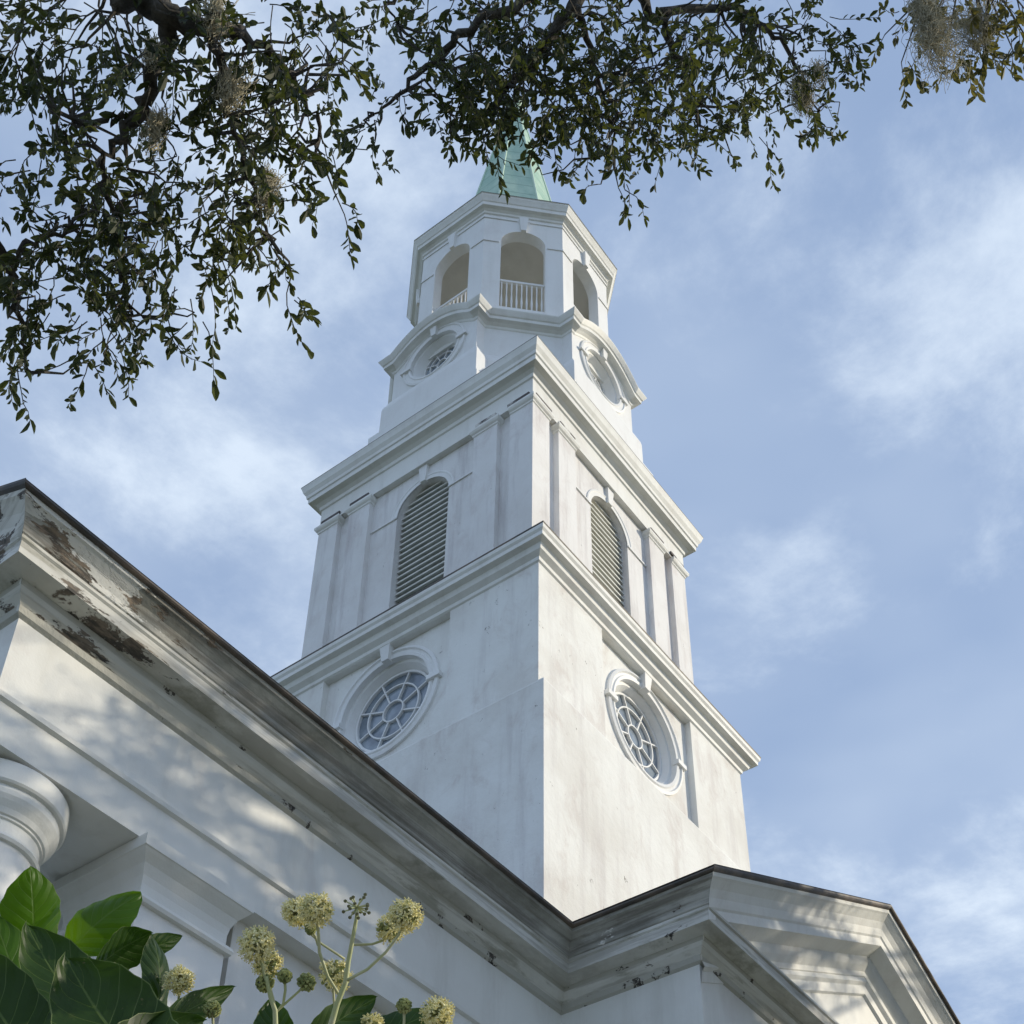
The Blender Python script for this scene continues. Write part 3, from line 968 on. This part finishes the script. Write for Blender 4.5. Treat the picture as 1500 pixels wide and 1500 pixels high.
def twig(lf, tw, p, d, r, L=0.2, nl=9, ls=0.047):
    """one leafy shoot: a thin bent stem with alternate leaves crowding the tip"""
    pts = [p]
    q = p; dd = d.normalized()
    n = 5
    for i in range(n):
        dd = (dd + rv(r, .18) + Vector((0, 0, -.1))).normalized()
        q = q + dd * (L / n); pts.append(q)
    tw.tube(pts, [.0028, .0025, .002, .0018, .0015, .001], 3, cap=False)
    for i in range(nl):
        t = 1 - (i / nl) ** 1.3 * .85
        k = t * n; j = min(int(k), n - 1)
        b = pts[j].lerp(pts[j + 1], k - j)
        ax = (pts[j + 1] - pts[j]).normalized()
        o = rv(r).cross(ax).normalized()
        ldir = (ax * r.uniform(.35, 1.1) + o * r.uniform(.5, 1.0) + Vector((0, 0, -.25)))
        s = ls * r.choice((.6, .8, .9, 1.0, 1.1, 1.3)) * r.uniform(.85, 1.15)
        leaf(lf, b, ldir, (rv(r) + Vector((0, 0, 1.2))), s, s * r.uniform(.32, .46))


def project(p):
    v = p - CAM
    z = v.dot(vf)
    if z <= 0.01: return None
    return (v.dot(vr) / z * F_PX + CX, v.dot(vd) / z * F_PX + CY)


def nearest(p, limbs):
    best = None
    for L in limbs:
        for i, q in enumerate(L):
            d = (q - p).length
            if best is None or d < best[0]: best = (d, q)
    return best[1]


def densify(pts, n=6):
    out = []
    for a, b in zip(pts, pts[1:]):
        for i in range(n): out.append(a.lerp(b, i / n))
    return out + [pts[-1]]


# openings in the boughs where the sky shows: x, y, half width, half height
GAPS = [(72, 128, 46, 30), (232, 52, 18, 26), (30, 185, 34, 24), (185, 215, 28, 20), (205, 135, 14, 26), (285, 230, 18, 12), (110, 395, 26, 20), (30, 300, 22, 26),
        (250, 385, 16, 20), (455, 90, 16, 22), (700, 135, 12, 10), (1080, 100, 22, 16), (985, 70, 14, 16), (1170, 60, 18, 14), (810, 100, 10, 14), (395, 150, 14, 12), (590, 60, 24, 34), (1240, 20, 20, 20)]


def oak(root_pos, trunk_pts, limbs, blobs, seed, label, ls=0.047, dens=0.95, mat=None):
    r = random.Random(seed)
    root = tag(empty('live_oak', root_pos), label, 'tree', 'live oaks spreading over the churchyard')
    mb = MB(); mb.smooth = True
    tp = densify([Vector(p) for p in trunk_pts], 3)
    mb.tube(tp, [.42 - .30 * i / (len(tp) - 1) for i in range(len(tp))], 14)
    mb.build('trunk', m_bark, root)
    dense = []
    for pts, r0, r1 in limbs:
        pts = [Vector(p) for p in pts]
        d = densify(pts, 5)
        dd = [p + rv(r, .012) for p in d]
        dense.append(dd)
        mb = MB(); mb.smooth = True
        mb.tube(dd, [r0 + (r1 - r0) * i / (len(dd) - 1) for i in range(len(dd))], 8)
        mb.build('limb', m_bark, root)
    lf, tw = MB(), MB()
    for (cx, cy, rx, ry, n, dist, spread) in blobs:
        for i in range(max(1, round(n * dens))):
            while True:
                a, b = r.uniform(-1, 1), r.uniform(-1, 1)
                if a * a + b * b <= 1: break
            qx, qy = cx + a * rx, cy + b * ry
            if any(((qx - h[0]) / h[2]) ** 2 + ((qy - h[1]) / h[3]) ** 2 < 1 for h in GAPS): continue
            dd_ = dist + r.uniform(-spread, spread)
            p = at(cx + a * rx, cy + b * ry, dd_)
            d = Vector((r.uniform(-.6, .6), r.uniform(-.6, .6), -.55)) + (vr * a + vd * b) * .35
            twig(lf, tw, p, d, r, L=r.uniform(.12, .26), nl=r.randint(7, 12), ls=ls)
            if i % 4 == 0 and dense:
                q = nearest(p, dense)
                if (q - p).length < 2.6:
                    mid = p.lerp(q, .5) + rv(r, .07 * (q - p).length)
                    tw.tube([p, p.lerp(mid, .5) + rv(r, .02), mid, mid.lerp(q, .6) + rv(r, .02), q], [.002, .003, .004, .006, .008], 4, cap=False)
    tw.build('twigs', m_bark, root)
    lf.build('foliage', mat or m_oak, root)
    return root


# upper left tree
LT = [
    ([at(150, -60, 6.2), at(190, -8, 6.0), at(240, 22, 5.9), at(300, 40, 5.8), at(352, 45, 5.9)], .055, .022),
    ([at(242, 22, 5.9), at(250, 62, 5.9), at(222, 110, 5.8), at(205, 160, 5.8), at(168, 205, 5.7), at(150, 250, 5.7)], .035, .010),
    ([at(203, 165, 5.8), at(160, 178, 5.8), at(110, 188, 5.9), at(85, 200, 5.9)], .014, .006),
    ([at(350, 45, 5.9), at(400, 80, 5.9), at(440, 130, 6.0), at(470, 200, 6.0)], .018, .006),
    ([at(300, 40, 5.8), at(330, 110, 5.8), at(345, 190, 5.8), at(365, 270, 5.8), at(395, 350, 5.8)], .018, .006),
    ([at(-60, 250, 5.8), at(-5, 355, 5.6), at(14, 398, 5.6), at(16, 440, 5.6), at(40, 485, 5.6), at(38, 540, 5.6)], .02, .005),
    ([at(14, 398, 5.6), at(34, 360, 5.6), at(60, 343, 5.6), at(100, 340, 5.6), at(180, 330, 5.7)], .012, .005),
    ([at(150, 250, 5.7), at(170, 320, 5.7), at(180, 400, 5.7), at(200, 460, 5.7)], .010, .004),
]
LB = [(90, 40, 150, 70, 75, 6.1, .5), (30, 110, 60, 60, 22, 6, .5), (110, 120, 60, 50, 20, 6.1, .5), (400, 60, 110, 70, 50, 6, .5),
      (300, 120, 120, 80, 60, 5.9, .5), (420, 170, 70, 70, 34, 6, .5), (330, 230, 110, 70, 52, 5.9, .5), (100, 205, 80, 40, 20, 5.9, .4),
      (230, 300, 110, 60, 44, 5.8, .4), (80, 270, 90, 50, 26, 5.8, .4), (360, 310, 60, 55, 22, 5.8, .3), (180, 370, 90, 60, 34, 5.7, .4),
      (55, 350, 60, 50, 18, 5.7, .3), (110, 430, 90, 60, 30, 5.7, .3), (160, 480, 60, 40, 14, 5.7, .3), (50, 460, 40, 40, 9, 5.6, .3),
      (120, 530, 25, 16, 4, 5.7, .2), (22, 522, 12, 14, 4, 5.6, .12), (290, 400, 50, 40, 9, 5.7, .2), (285, 465, 14, 14, 3, 5.7, .1),
      (232, 470, 18, 16, 3, 5.7, .1), (408, 380, 12, 22, 3, 5.8, .1), (425, 432, 12, 10, 3, 5.8, .1), (468, 245, 24, 34, 5, 6, .2), (500, 300, 14, 14, 2, 6, .1),
      (480, 60, 30, 50, 8, 6, .2), (330, 395, 30, 20, 4, 5.8, .2), (500, 100, 12, 30, 3, 6, .2)]
oak((-4.6, -3.4, 0), [(-4.6, -3.4, -.2), (-4.4, -3.2, 1.6), (-3.9, -2.6, 3.4), (-3.0, -1.6, 5.2), (-1.6, -.2, 6.6), at(150, -60, 6.2)], LT, [(a, b, c, d, round(e * 1.0), f, g) for a, b, c, d, e, f, g in LB], 11,
    'live oak whose dark leafy boughs hang in the upper left corner')

# middle tree, hanging in front of the spire
MT = [
    ([at(900, -160, 7.6), at(880, -60, 7.4), at(840, 10, 7.2), at(790, 70, 7.1), at(750, 130, 7.0)], .05, .012),
    ([at(880, -60, 7.4), at(780, -10, 7.2), at(690, 40, 7.0), at(640, 90, 6.9), at(590, 130, 6.8), at(545, 170, 6.8)], .03, .004),
    ([at(880, -60, 7.4), at(960, 20, 7.6), at(1000, 90, 7.7), at(1020, 150, 7.8)], .03, .006),
    ([at(960, 20, 7.6), at(1080, 10, 8.2), at(1130, 45, 8.5), at(1170, 100, 8.6), at(1195, 160, 8.6)], .022, .004),
    ([at(840, 10, 7.2), at(870, 90, 7.2), at(890, 170, 7.2), at(900, 225, 7.2)], .016, .004),
    ([at(720, -60, 7), at(620, -30, 6.8), at(560, 5, 6.7), at(575, 35, 6.7)], .018, .003),
]
MBL = [(700, 40, 90, 60, 48, 7, .5), (820, 40, 90, 60, 52, 7.1, .5), (940, 50, 90, 60, 52, 7.3, .5), (690, 110, 75, 50, 38, 6.9, .4),
       (790, 120, 80, 55, 52, 7, .5), (890, 140, 80, 60, 48, 7.2, .5), (970, 150, 60, 50, 26, 7.5, .4), (740, 170, 60, 36, 26, 7, .3),
       (860, 195, 60, 34, 24, 7.1, .3), (660, 160, 34, 30, 9, 6.9, .3), (1060, 50, 70, 60, 36, 8, .5), (1140, 50, 80, 60, 40, 8.4, .5),
       (1040, 130, 70, 50, 30, 8, .5), (1120, 130, 80, 45, 32, 8.4, .5), (1200, 70, 50, 50, 20, 8.6, .4), (1060, 195, 70, 28, 12, 8, .3),
       (1200, 185, 22, 26, 7, 8.6, .3), (990, 215, 40, 18, 5, 7.6, .2), (540, 175, 24, 30, 7, 6.8, .2), (585, 135, 16, 16, 4, 6.8, .2), (550, 215, 16, 14, 3, 6.8, .2),
       (565, 15, 22, 22, 5, 6.7, .2), (640, 15, 30, 20, 8, 6.8, .2), (905, 270, 16, 14, 3, 7.2, .1), (880, 270, 6, 10, 1, 7.2, .1), (795, 255, 10, 12, 1, 7.1, .1),
       (930, 210, 18, 16, 4, 7.2, .1), (700, 205, 16, 10, 2, 7, .1), (1230, 130, 20, 30, 4, 8.6, .2), (1075, 235, 10, 8, 1, 8, .1)]
oak((8.6, -4, 0), [(8.6, -4, -.2), (8.4, -3.8, 2.5), (7.9, -3.6, 5), (6.6, -3.2, 7.4), (4.6, -2.2, 8.9), at(1060, -620, 8.6), at(960, -330, 8.0), at(900, -160, 7.6)], MT, [(a, b, c, d, round(e * 1.12), f, g) for a, b, c, d, e, f, g in MBL], 23,
    'live oak whose boughs hang along the top edge in front of the spire')

# right tree: fills the upper right corner and throws its shade on the portico
r3 = random.Random(5)
root3 = tag(empty('live_oak', (19, -6, 0)), 'live oak beyond the right edge, its mossy twig ends in the upper right corner', 'tree', 'live oaks spreading over the churchyard')
mb = MB(); mb.smooth = True
tp = densify([Vector(p) for p in ((19, -6, -.2), (18.8, -5.8, 3), (18.5, -5.4, 6), (18, -4.6, 9), (17.4, -3.6, 11.5), (17, -3, 13.5))], 3)
mb.tube(tp, [.6 - .42 * i / (len(tp) - 1) for i in range(len(tp))], 16)
mb.build('trunk', m_bark, root3)
lf, tw = MB(), MB()
hooks = [p for p in tp[5:]]
n_ok = 0
spots = []


def clump(c, rad, n, ls):
    for _ in range(n):
        p = c + rv(r3, rad * .5)
        pr = project(p)
        if pr and pr[0] < 1560 and -60 < pr[1] < 1560: continue
        d = (rv(r3) + Vector((0, 0, -.3)))
        s = ls * r3.uniform(.7, 1.3)
        for _k in range(5):
            leaf(lf, p + rv(r3, .05), d + rv(r3, .8), rv(r3) + Vector((0, 0, 1)), s, s * .45)


def dapple(x, z):
    """share of sky closed by the crown as seen from (x, z) on the portico flank"""
    if z > 10.6: return 0.0
    if z > 9.2: return 0.42
    if z > 7.6: return 0.13 if x < 4.2 else (0.58 if z > 8.5 else 0.84)
    return 1.0


for i in range(620):
    x = r3.uniform(1.5, 18); z = r3.uniform(0.5, 11)
    if r3.random() > dapple(x, z): continue
    y = YF if x < XB else YT
    t = r3.uniform(8.5, 15)
    c = Vector((x, y, z)) + sdir * t
    pr = project(c)
    if pr and pr[0] < 1600 and -60 < pr[1] < 1560: continue
    rad = r3.uniform(.2, .42) if z > 7.4 else r3.uniform(.35, .65)
    clump(c, rad, int(56 * (rad / .45) ** 2), .07)
    q = min(hooks, key=lambda h: (h - c).length)
    mid = c.lerp(q, .5) + rv(r3, .45) + Vector((0, 0, .7))
    pts = [c, c.lerp(mid, .5) + rv(r3, .2), mid, mid.lerp(q, .5) + rv(r3, .25), q]
    if all(not (project(p) and project(p)[0] < 1560 and -30 < project(p)[1] < 1530) for p in pts):
        tw.tube(pts, [.01, .016, .03, .045, .07], 5, cap=False)
# twig ends that reach into the corner of the picture
for (cx, cy, rx, ry, n, dist, spread) in [(1340, 20, 26, 26, 12, 9, .3), (1400, 40, 60, 44, 26, 9.2, .4), (1470, 40, 50, 34, 20, 9.4, .4), (1440, 75, 50, 24, 7, 9.3, .3), (1325, 80, 8, 14, 2, 9, .1), (1385, 110, 12, 10, 1, 9, .1), (1302, 45, 8, 10, 1, 9, .1)]:
    for i in range(n):
        p = at(cx + r3.uniform(-1, 1) * rx, cy + r3.uniform(-1, 1) * ry, dist + r3.uniform(-spread, spread))
        twig(lf, tw, p, Vector((r3.uniform(-.6, .6), r3.uniform(-.6, .6), -.6)), r3, L=r3.uniform(.12, .25), nl=9, ls=.06)
        if i % 3 == 0:
            q = at(1420, -90, 9.3)
            tw.tube([p, p.lerp(q, .5) + rv(r3, .06), q], [.003, .006, .012], 4, cap=False)
far = [at(1420, -90, 9.3), at(1560, -260, 11.5), Vector((14.5, -1.5, 13.8)), Vector((17.2, -3.2, 12.5))]
mbl = MB(); mbl.smooth = True
mbl.tube(densify(far, 5), [.025 + .1 * i / 15 for i in range(16)], 8)
mbl.build('limb', m_bark, root3)
tw.build('twigs', m_bark, root3)
lf.build('foliage', m_oak_b, root3)


# ------------------------------------------------------------------ moss
def moss(px, py, dist, length, width, n, label, seed):
    r = random.Random(seed)
    mb = MB()
    top = at(px, py, dist)
    for i in range(n * 3):
        f = r.random()
        L = length * (.25 + .35 * f)
        g = width * .5 * (1 - .45 * f)
        p = top + Vector((r.gauss(0, g), r.gauss(0, g), -length * .45 * f))
        pts = [p]; m_ = 14; dr = Vector((0, 0, -1)) + rv(r, .5)
        for j in range(m_):
            pull = (Vector((top.x, top.y, p.z)) - p) * .06
            dr = (dr * .75 + rv(r, .34) + Vector((0, 0, -.38))).normalized()
            p = p + dr * (L / m_) + pull
            pts.append(p)
        mb.tube(pts, .0013, 3, cap=False)
    return tag(mb.build('spanish_moss', m_moss), label, 'moss', 'spanish moss hanging from the oaks')


moss(1345, -14, 8.9, .92, .05, 165, 'long thick beard of grey moss at the upper right, between sky gap and right corner', 1)
moss(1420, 20, 9.1, .38, .2, 110, 'loose pale moss tangled in the twigs of the upper right corner', 2)
moss(1170, 118, 8.5, .34, .10, 110, 'small tan tuft of moss under the right end of the middle bough', 3)
moss(1196, 90, 8.5, .30, .05, 40, 'thin grey wisp of moss just right of the small tan tuft', 4)
moss(322, 6, 5.8, .22, .08, 90, 'grey moss tuft on the thick limb fork near the top left', 5)
moss(345, 110, 5.8, .26, .08, 90, 'brownish moss clump in the middle of the upper left foliage', 6)
moss(398, 250, 5.8, .30, .05, 80, 'pale moss wisp on the right edge of the upper left foliage', 7)
moss(236, 165, 5.8, .28, .05, 80, 'dark moss tuft below the bent limb of the upper left oak', 8)
moss(228, 60, 5.85, .2, .04, 50, 'short moss fringe along the bent limb of the upper left oak', 9)

# ------------------------------------------------------------------ broad-leaved shrub in front
def blade_mat(name, ca, cb_, tr, trf):
    M = Mat(name)
    uv = M.n.new('ShaderNodeUVMap')
    sp = M.n.new('ShaderNodeSeparateXYZ'); M.l.new(uv.outputs[0], sp.inputs[0])
    v = M.math('ABSOLUTE', M.math('SUBTRACT', sp.outputs[1], 0.5))
    lat = M.math('FRACT', M.math('SUBTRACT', M.math('MULTIPLY', sp.outputs[0], 7.0), M.math('MULTIPLY', v, 4.0)))
    lat = M.math('ABSOLUTE', M.math('SUBTRACT', lat, 0.5))
    vein = M.math('MAXIMUM', M.ramp(lat, 0.0, 0.045, 1, 0), M.ramp(v, 0.008, 0.022, 1, 0))
    edge_ = M.ramp(v, 0.485, 0.497)
    c = M.mix(M.ramp(M.noise(14, 4, .6), .35, .7), ca, cb_)
    c = M.mix(M.ramp(M.noise(45, 5, .7), .62, .72, 0, .55), c, (0.10, 0.11, 0.03))
    c = M.mix(M.ramp(M.noise(120, 3, .6), .70, .74, 0, .6), c, (0.16, 0.13, 0.06))
    c = M.mix(M.math('MULTIPLY', vein, .6), c, (0.14, 0.20, 0.06))
    c = M.mix(M.math('MULTIPLY', edge_, .6), c, (0.28, 0.34, 0.14))
    M.color(c); M.set(Roughness=.42)
    M.b.inputs['Specular IOR Level'].default_value = .26
    M.bump(M.math('SUBTRACT', M.math('MULTIPLY', lat, 1.2), M.math('MULTIPLY', vein, .6)), .35, .004)
    t = M.n.new('ShaderNodeBsdfTranslucent')
    tcx = M.mix(M.math('MULTIPLY', vein, .4), tr, tuple(x * .6 for x in tr))
    M.l.new(tcx, t.inputs[0])
    mxs = M.n.new('ShaderNodeMixShader'); mxs.inputs[0].default_value = trf
    M.l.new(M.b.outputs[0], mxs.inputs[1]); M.l.new(t.outputs[0], mxs.inputs[2])
    M.l.new(mxs.outputs[0], M.out.inputs[0])
    return M.mat


m_blade = blade_mat('shaded_glossy_leaf', (0.014, 0.034, 0.006), (0.028, 0.062, 0.009), (0.07, 0.16, 0.008), .25)  # darker copy: shade on the front leaves put into the colour
m_backlit = blade_mat('backlit_leaf', (0.022, 0.062, 0.006), (0.04, 0.095, 0.008), (0.17, 0.34, 0.006), .42)  # lighter copy of the same leaf, backlight put into the colour
M = Mat('flower_stalk'); M.color(M.mix(M.ramp(M.noise(30, 3), .4, .6), (0.42, 0.45, 0.22), (0.50, 0.50, 0.30))); M.set(Roughness=.6); m_stalk = M.mat
M = Mat('cream_floret'); M.color(M.mix(M.ramp(M.noise(200, 2), .4, .6), (0.74, 0.66, 0.27), (0.84, 0.79, 0.48))); M.set(Roughness=.7); m_floret = M.mat
M = Mat('green_bud'); M.color(M.mix(M.ramp(M.noise(180, 2), .4, .6), (0.16, 0.19, 0.06), (0.34, 0.36, 0.13))); M.set(Roughness=.7); m_bud = M.mat
M = Mat('dark_bud'); M.color((0.13, 0.13, 0.06)); M.set(Roughness=.7); m_dbud = M.mat
M = Mat('shrub_stem'); M.color(M.mix(M.ramp(M.noise(20, 4), .4, .6), (0.12, 0.11, 0.06), (0.2, 0.17, 0.1))); M.set(Roughness=.9); m_sstem = M.mat

SB = at(150, 1560, 1.7)
shrub = tag(empty('flowering_shrub', (SB.x, SB.y, 0)), 'evergreen shrub with broad glossy leaves and round cream flower heads at the bottom left', 'shrub')
HUB = Vector((SB.x, SB.y, 1.75))


def blade(B, T, W, roll=0.0, cup=.25, bend=.12, wavy=.0, name='leaf', parent=None, peak=.45, sn=1, mat=None):
    """ovate leaf blade from B to T, half width W; roll turns it round its midrib"""
    ax = (T - B); L = ax.length; d = ax.normalized()
    view = ((B + T) / 2 - CAM).normalized()
    s = d.cross(view).normalized()
    s = (Matrix.Rotation(R(roll), 3, d) @ s).normalized()
    n = s.cross(d).normalized() * sn
    NU, NV = 22, 10
    vs, uvs = [], []
    for i in range(NU + 1):
        t = i / NU
        w = W * (math.sin(PI * t ** (math.log(.5) / math.log(peak))) ** .72 if 0 < t < 1 else 0.0)
        w *= 1 + .035 * math.sin(t * 34)
        for j in range(NV + 1):
            v = j / NV * 2 - 1
            off = cup * w * v * v - bend * L * math.sin(PI * t) + wavy * W * math.sin(t * 9 + v * 2) * abs(v)
            p = B + d * (L * t) + s * (w * v) + n * off
            vs.append(p); uvs.append((t, j / NV))
    fs = [(i * (NV + 1) + j, (i + 1) * (NV + 1) + j, (i + 1) * (NV + 1) + j + 1, i * (NV + 1) + j + 1) for i in range(NU) for j in range(NV)]
    mb = MB(); mb.smooth = True; mb.add(vs, fs)
    o = mb.build(name, mat or m_blade, parent or shrub)
    me = o.data; lay = me.uv_layers.new(name='UVMap')
    for lp in me.loops: lay.data[lp.index].uv = uvs[lp.vertex_index]
    # petiole
    mb = MB(); mb.smooth = True
    mb.tube([B + d * .01, B - d * .05 + Vector((0, 0, -.03)), B.lerp(HUB, .5) + Vector((0, 0, -.05)), HUB], [.0022, .003, .004, .006], 6)
    mb.build('leaf_stalk', m_stalk, o)
    return o


K = 1.5 / F_PX
LV = [  # base px, tip px, distances, half width px, roll, cup, bend
    ((48, 1405), (44, 1268), 1.62, 1.60, 44, 20, .25, .06),
    ((95, 1400), (207, 1308), 1.60, 1.62, 40, -30, .3, .10),
    ((40, 1500), (-12, 1335), 1.55, 1.6, 42, 20, .2, .05),
    ((170, 1520), (38, 1352), 1.42, 1.5, 60, 35, -.25, -.10),
    ((60, 1560), (-60, 1380), 1.35, 1.42, 66, 25, -.2, -.08),
    ((235, 1570), (95, 1400), 1.30, 1.38, 84, 30, -.3, -.12),
    ((140, 1420), (224, 1366), 1.5, 1.52, 38, 40, -.2, -.08),
    ((225, 1500), (222, 1368), 1.48, 1.52, 30, 48, .25, .10),
    ((175, 1400), (268, 1371), 1.64, 1.66, 18, 20, .2, .08),
    ((210, 1525), (345, 1445), 1.40, 1.5, 26, 25, -.2, -.06),
    ((445, 1530), (552, 1460), 1.55, 1.6, 28, 10, -.2, -.06),
    ((400, 1560), (398, 1462), 1.6, 1.62, 30, 10, -.2, .05),
    ((520, 1540), (640, 1480), 1.6, 1.62, 30, -20, .2, .05),
    ((120, 1600), (300, 1495), 1.3, 1.38, 60, 10, -.2, -.05),
    ((-40, 1480), (20, 1360), 1.7, 1.7, 40, -20, .2, .05),
]
for i, (b, t, d0, d1, w, roll, cup, bend) in enumerate(LV):
    blade(at(b[0], b[1], d0), at(t[0], t[1], d1), w * d0 / F_PX, roll, cup, bend, .11, mat=m_backlit if i < 3 else m_blade)
# lower leaves round the shrub, below the picture
rs = random.Random(3)
for i in range(26):
    a = rs.uniform(0, 2 * PI); z = rs.uniform(.6, 1.6)
    B = HUB + Vector((math.cos(a) * .2, math.sin(a) * .2, z - 1.75)); T = B + Vector((math.cos(a) * .26, math.sin(a) * .26, rs.uniform(-.12, .1)))
    if (T - CAM).length < .75: continue
    pr = project(T)
    if pr and pr[1] < 1520 and -100 < pr[0] < 1600: continue
    blade(B, T, .06, rs.uniform(-30, 30), .2, .08)
for dx_, dy_ in ((0, 0), (.12, .05), (-.1, .1)):
    mb = MB(); mb.smooth = True
    mb.tube([(SB.x + dx_ * 2, SB.y + dy_ * 2, -.05), (SB.x + dx_ * 1.6, SB.y + dy_ * 1.6, .6), (SB.x + dx_, SB.y + dy_, 1.2), tuple(HUB)], [.022, .018, .015, .01], 8)
    mb.build('stem', m_sstem, shrub)


def ball(mb, c, r, mi=0):
    vs = [c + Vector(v) * r for v in ((0, 0, 1), (1, 0, 0), (0, 1, 0), (-1, 0, 0), (0, -1, 0), (0, 0, -1))]
    k = .7071 * 1.0
    mb.add(vs, [(0, 1, 2), (0, 2, 3), (0, 3, 4), (0, 4, 1), (5, 2, 1), (5, 3, 2), (5, 4, 3), (5, 1, 4)], mi)


def umbel(px, py, rpx, dist, kind, seed, stalk):
    """kind: bloom, bud, bare; stalk: list of (px, py) down to the parent stem"""
    r = random.Random(seed)
    c = at(px, py, dist); rad = rpx * .92 * dist / F_PX
    mb = MB(); mb.smooth = False
    n = {'bloom': 72, 'bud': 60, 'bare': 22, 'half': 64}[kind]
    ga = PI * (3 - 5 ** .5)
    for i in range(n):
        y = 1 - 2 * (i + .5) / n; rr = math.sqrt(1 - y * y); a = ga * i + r.uniform(-.15, .15)
        d = (Vector((math.cos(a) * rr, math.sin(a) * rr, y)) + rv(r, .08)).normalized()
        R_ = rad * r.uniform(.62, .92) if kind != 'bud' else rad * r.uniform(.72, .86)
        e = c + d * R_
        mb.tube([c, e], .0008, 3, 1, cap=False)
        if kind == 'bare':
            ball(mb, e, .0023, 3); continue
        if kind == 'bud':
            ball(mb, e, max(.0024, rad * .2), 2); continue
        green = kind == 'half' and r.random() < .45
        ball(mb, e, .0027, 2 if green or r.random() < .2 else 0)
        if green: continue
        t1 = d.cross(Vector((.3, .2, 1))).normalized(); t2 = d.cross(t1)
        for k in range(4):
            aa = k * 2 * PI / 4 + i
            o = (t1 * math.cos(aa) + t2 * math.sin(aa))
            s = (t2 * math.cos(aa) - t1 * math.sin(aa)) * .0011
            p0 = e + d * .0008 + o * .0015; p1 = e + o * .0042 + d * .0012
            mb.quad(p0 - s, p0 + s, p1 + s * .6, p1 - s * .6, 0)
            q = e + d * .004 + o * .0026
            mb.tube([e + d * .001, q], .00035, 3, 0, cap=False)
            ball(mb, q, .0009, 0)
    head = mb.build('flower_head', [m_floret, m_stalk, m_bud, m_dbud], shrub)
    pts = [c] + [at(x, y, dist + .004 * i) for i, (x, y) in enumerate(stalk)]
    mb = MB(); mb.smooth = True
    mb.tube(densify(pts, 3), .0013 if len(stalk) < 4 else .0016, 6)
    mb.build('flower_stalk', m_stalk, head)


D1 = 1.42
mb = MB(); mb.smooth = True
main = [at(522, 1345, D1), at(518, 1368, D1), at(510, 1410, D1), at(506, 1440, D1), at(494, 1470, D1), at(484, 1505, D1), at(470, 1560, D1 + .02), HUB + Vector((.05, -.03, .2)), HUB]
mb.tube(densify(main, 4), [.0018 + .0013 * min(1, i / 20) for i in range(33)], 7)
mb.build('flowering_stem', m_stalk, shrub)
mb = MB(); mb.smooth = True
main = [at(390, 1430, D1), at(396, 1460, D1), at(403, 1480, D1), at(404, 1520, D1), at(400, 1580, D1 + .02), HUB + Vector((.03, 0, .1)), HUB]
mb.tube(densify(main, 4), [.0017 + .0012 * min(1, i / 14) for i in range(25)], 7)
mb.build('flowering_stem', m_stalk, shrub)
umbel(463, 1333, 27, D1, 'bloom', 1, [(466, 1362), (468, 1395), (480, 1430), (496, 1456)])
umbel(435, 1336, 23, D1 + .04, 'bloom', 2, [(452, 1365), (470, 1382), (505, 1405)])
umbel(455, 1361, 9, D1 + .02, 'bud', 3, [(462, 1372), (466, 1385)])
umbel(523, 1329, 27, D1, 'bare', 4, [(521, 1350)])
umbel(594, 1342, 27, D1 - .02, 'bloom', 5, [(584, 1370), (565, 1395), (538, 1420), (508, 1436)])
umbel(572, 1360, 23, D1 + .02, 'half', 6, [(560, 1378), (545, 1383), (518, 1384)])
umbel(376, 1384, 29, D1, 'bloom', 7, [(383, 1410), (390, 1440), (400, 1472)])
umbel(392, 1412, 22, D1 + .05, 'half', 8, [(394, 1440), (402, 1470)])
umbel(388, 1440, 16, D1 + .01, 'bud', 9, [(396, 1460), (402, 1478)])
umbel(417, 1430, 12, D1, 'bud', 10, [(418, 1450), (415, 1470), (404, 1484)])
umbel(449, 1439, 16, D1, 'bud', 11, [(438, 1452), (420, 1468), (405, 1482)])
umbel(490, 1428, 26, D1 + .06, 'half', 12, [(488, 1450), (490, 1475)])
umbel(263, 1436, 21, D1 + .06, 'bloom', 13, [(262, 1460), (258, 1500)])
umbel(592, 1473, 13, D1, 'bud', 14, [(592, 1495), (590, 1530)])
umbel(641, 1486, 26, D1, 'bloom', 15, [(638, 1515), (625, 1550)])
umbel(311, 1478, 15, D1 + .02, 'bud', 16, [(312, 1500), (312, 1530)])
umbel(545, 1500, 15, D1 + .05, 'half', 17, [(540, 1520), (530, 1550)])
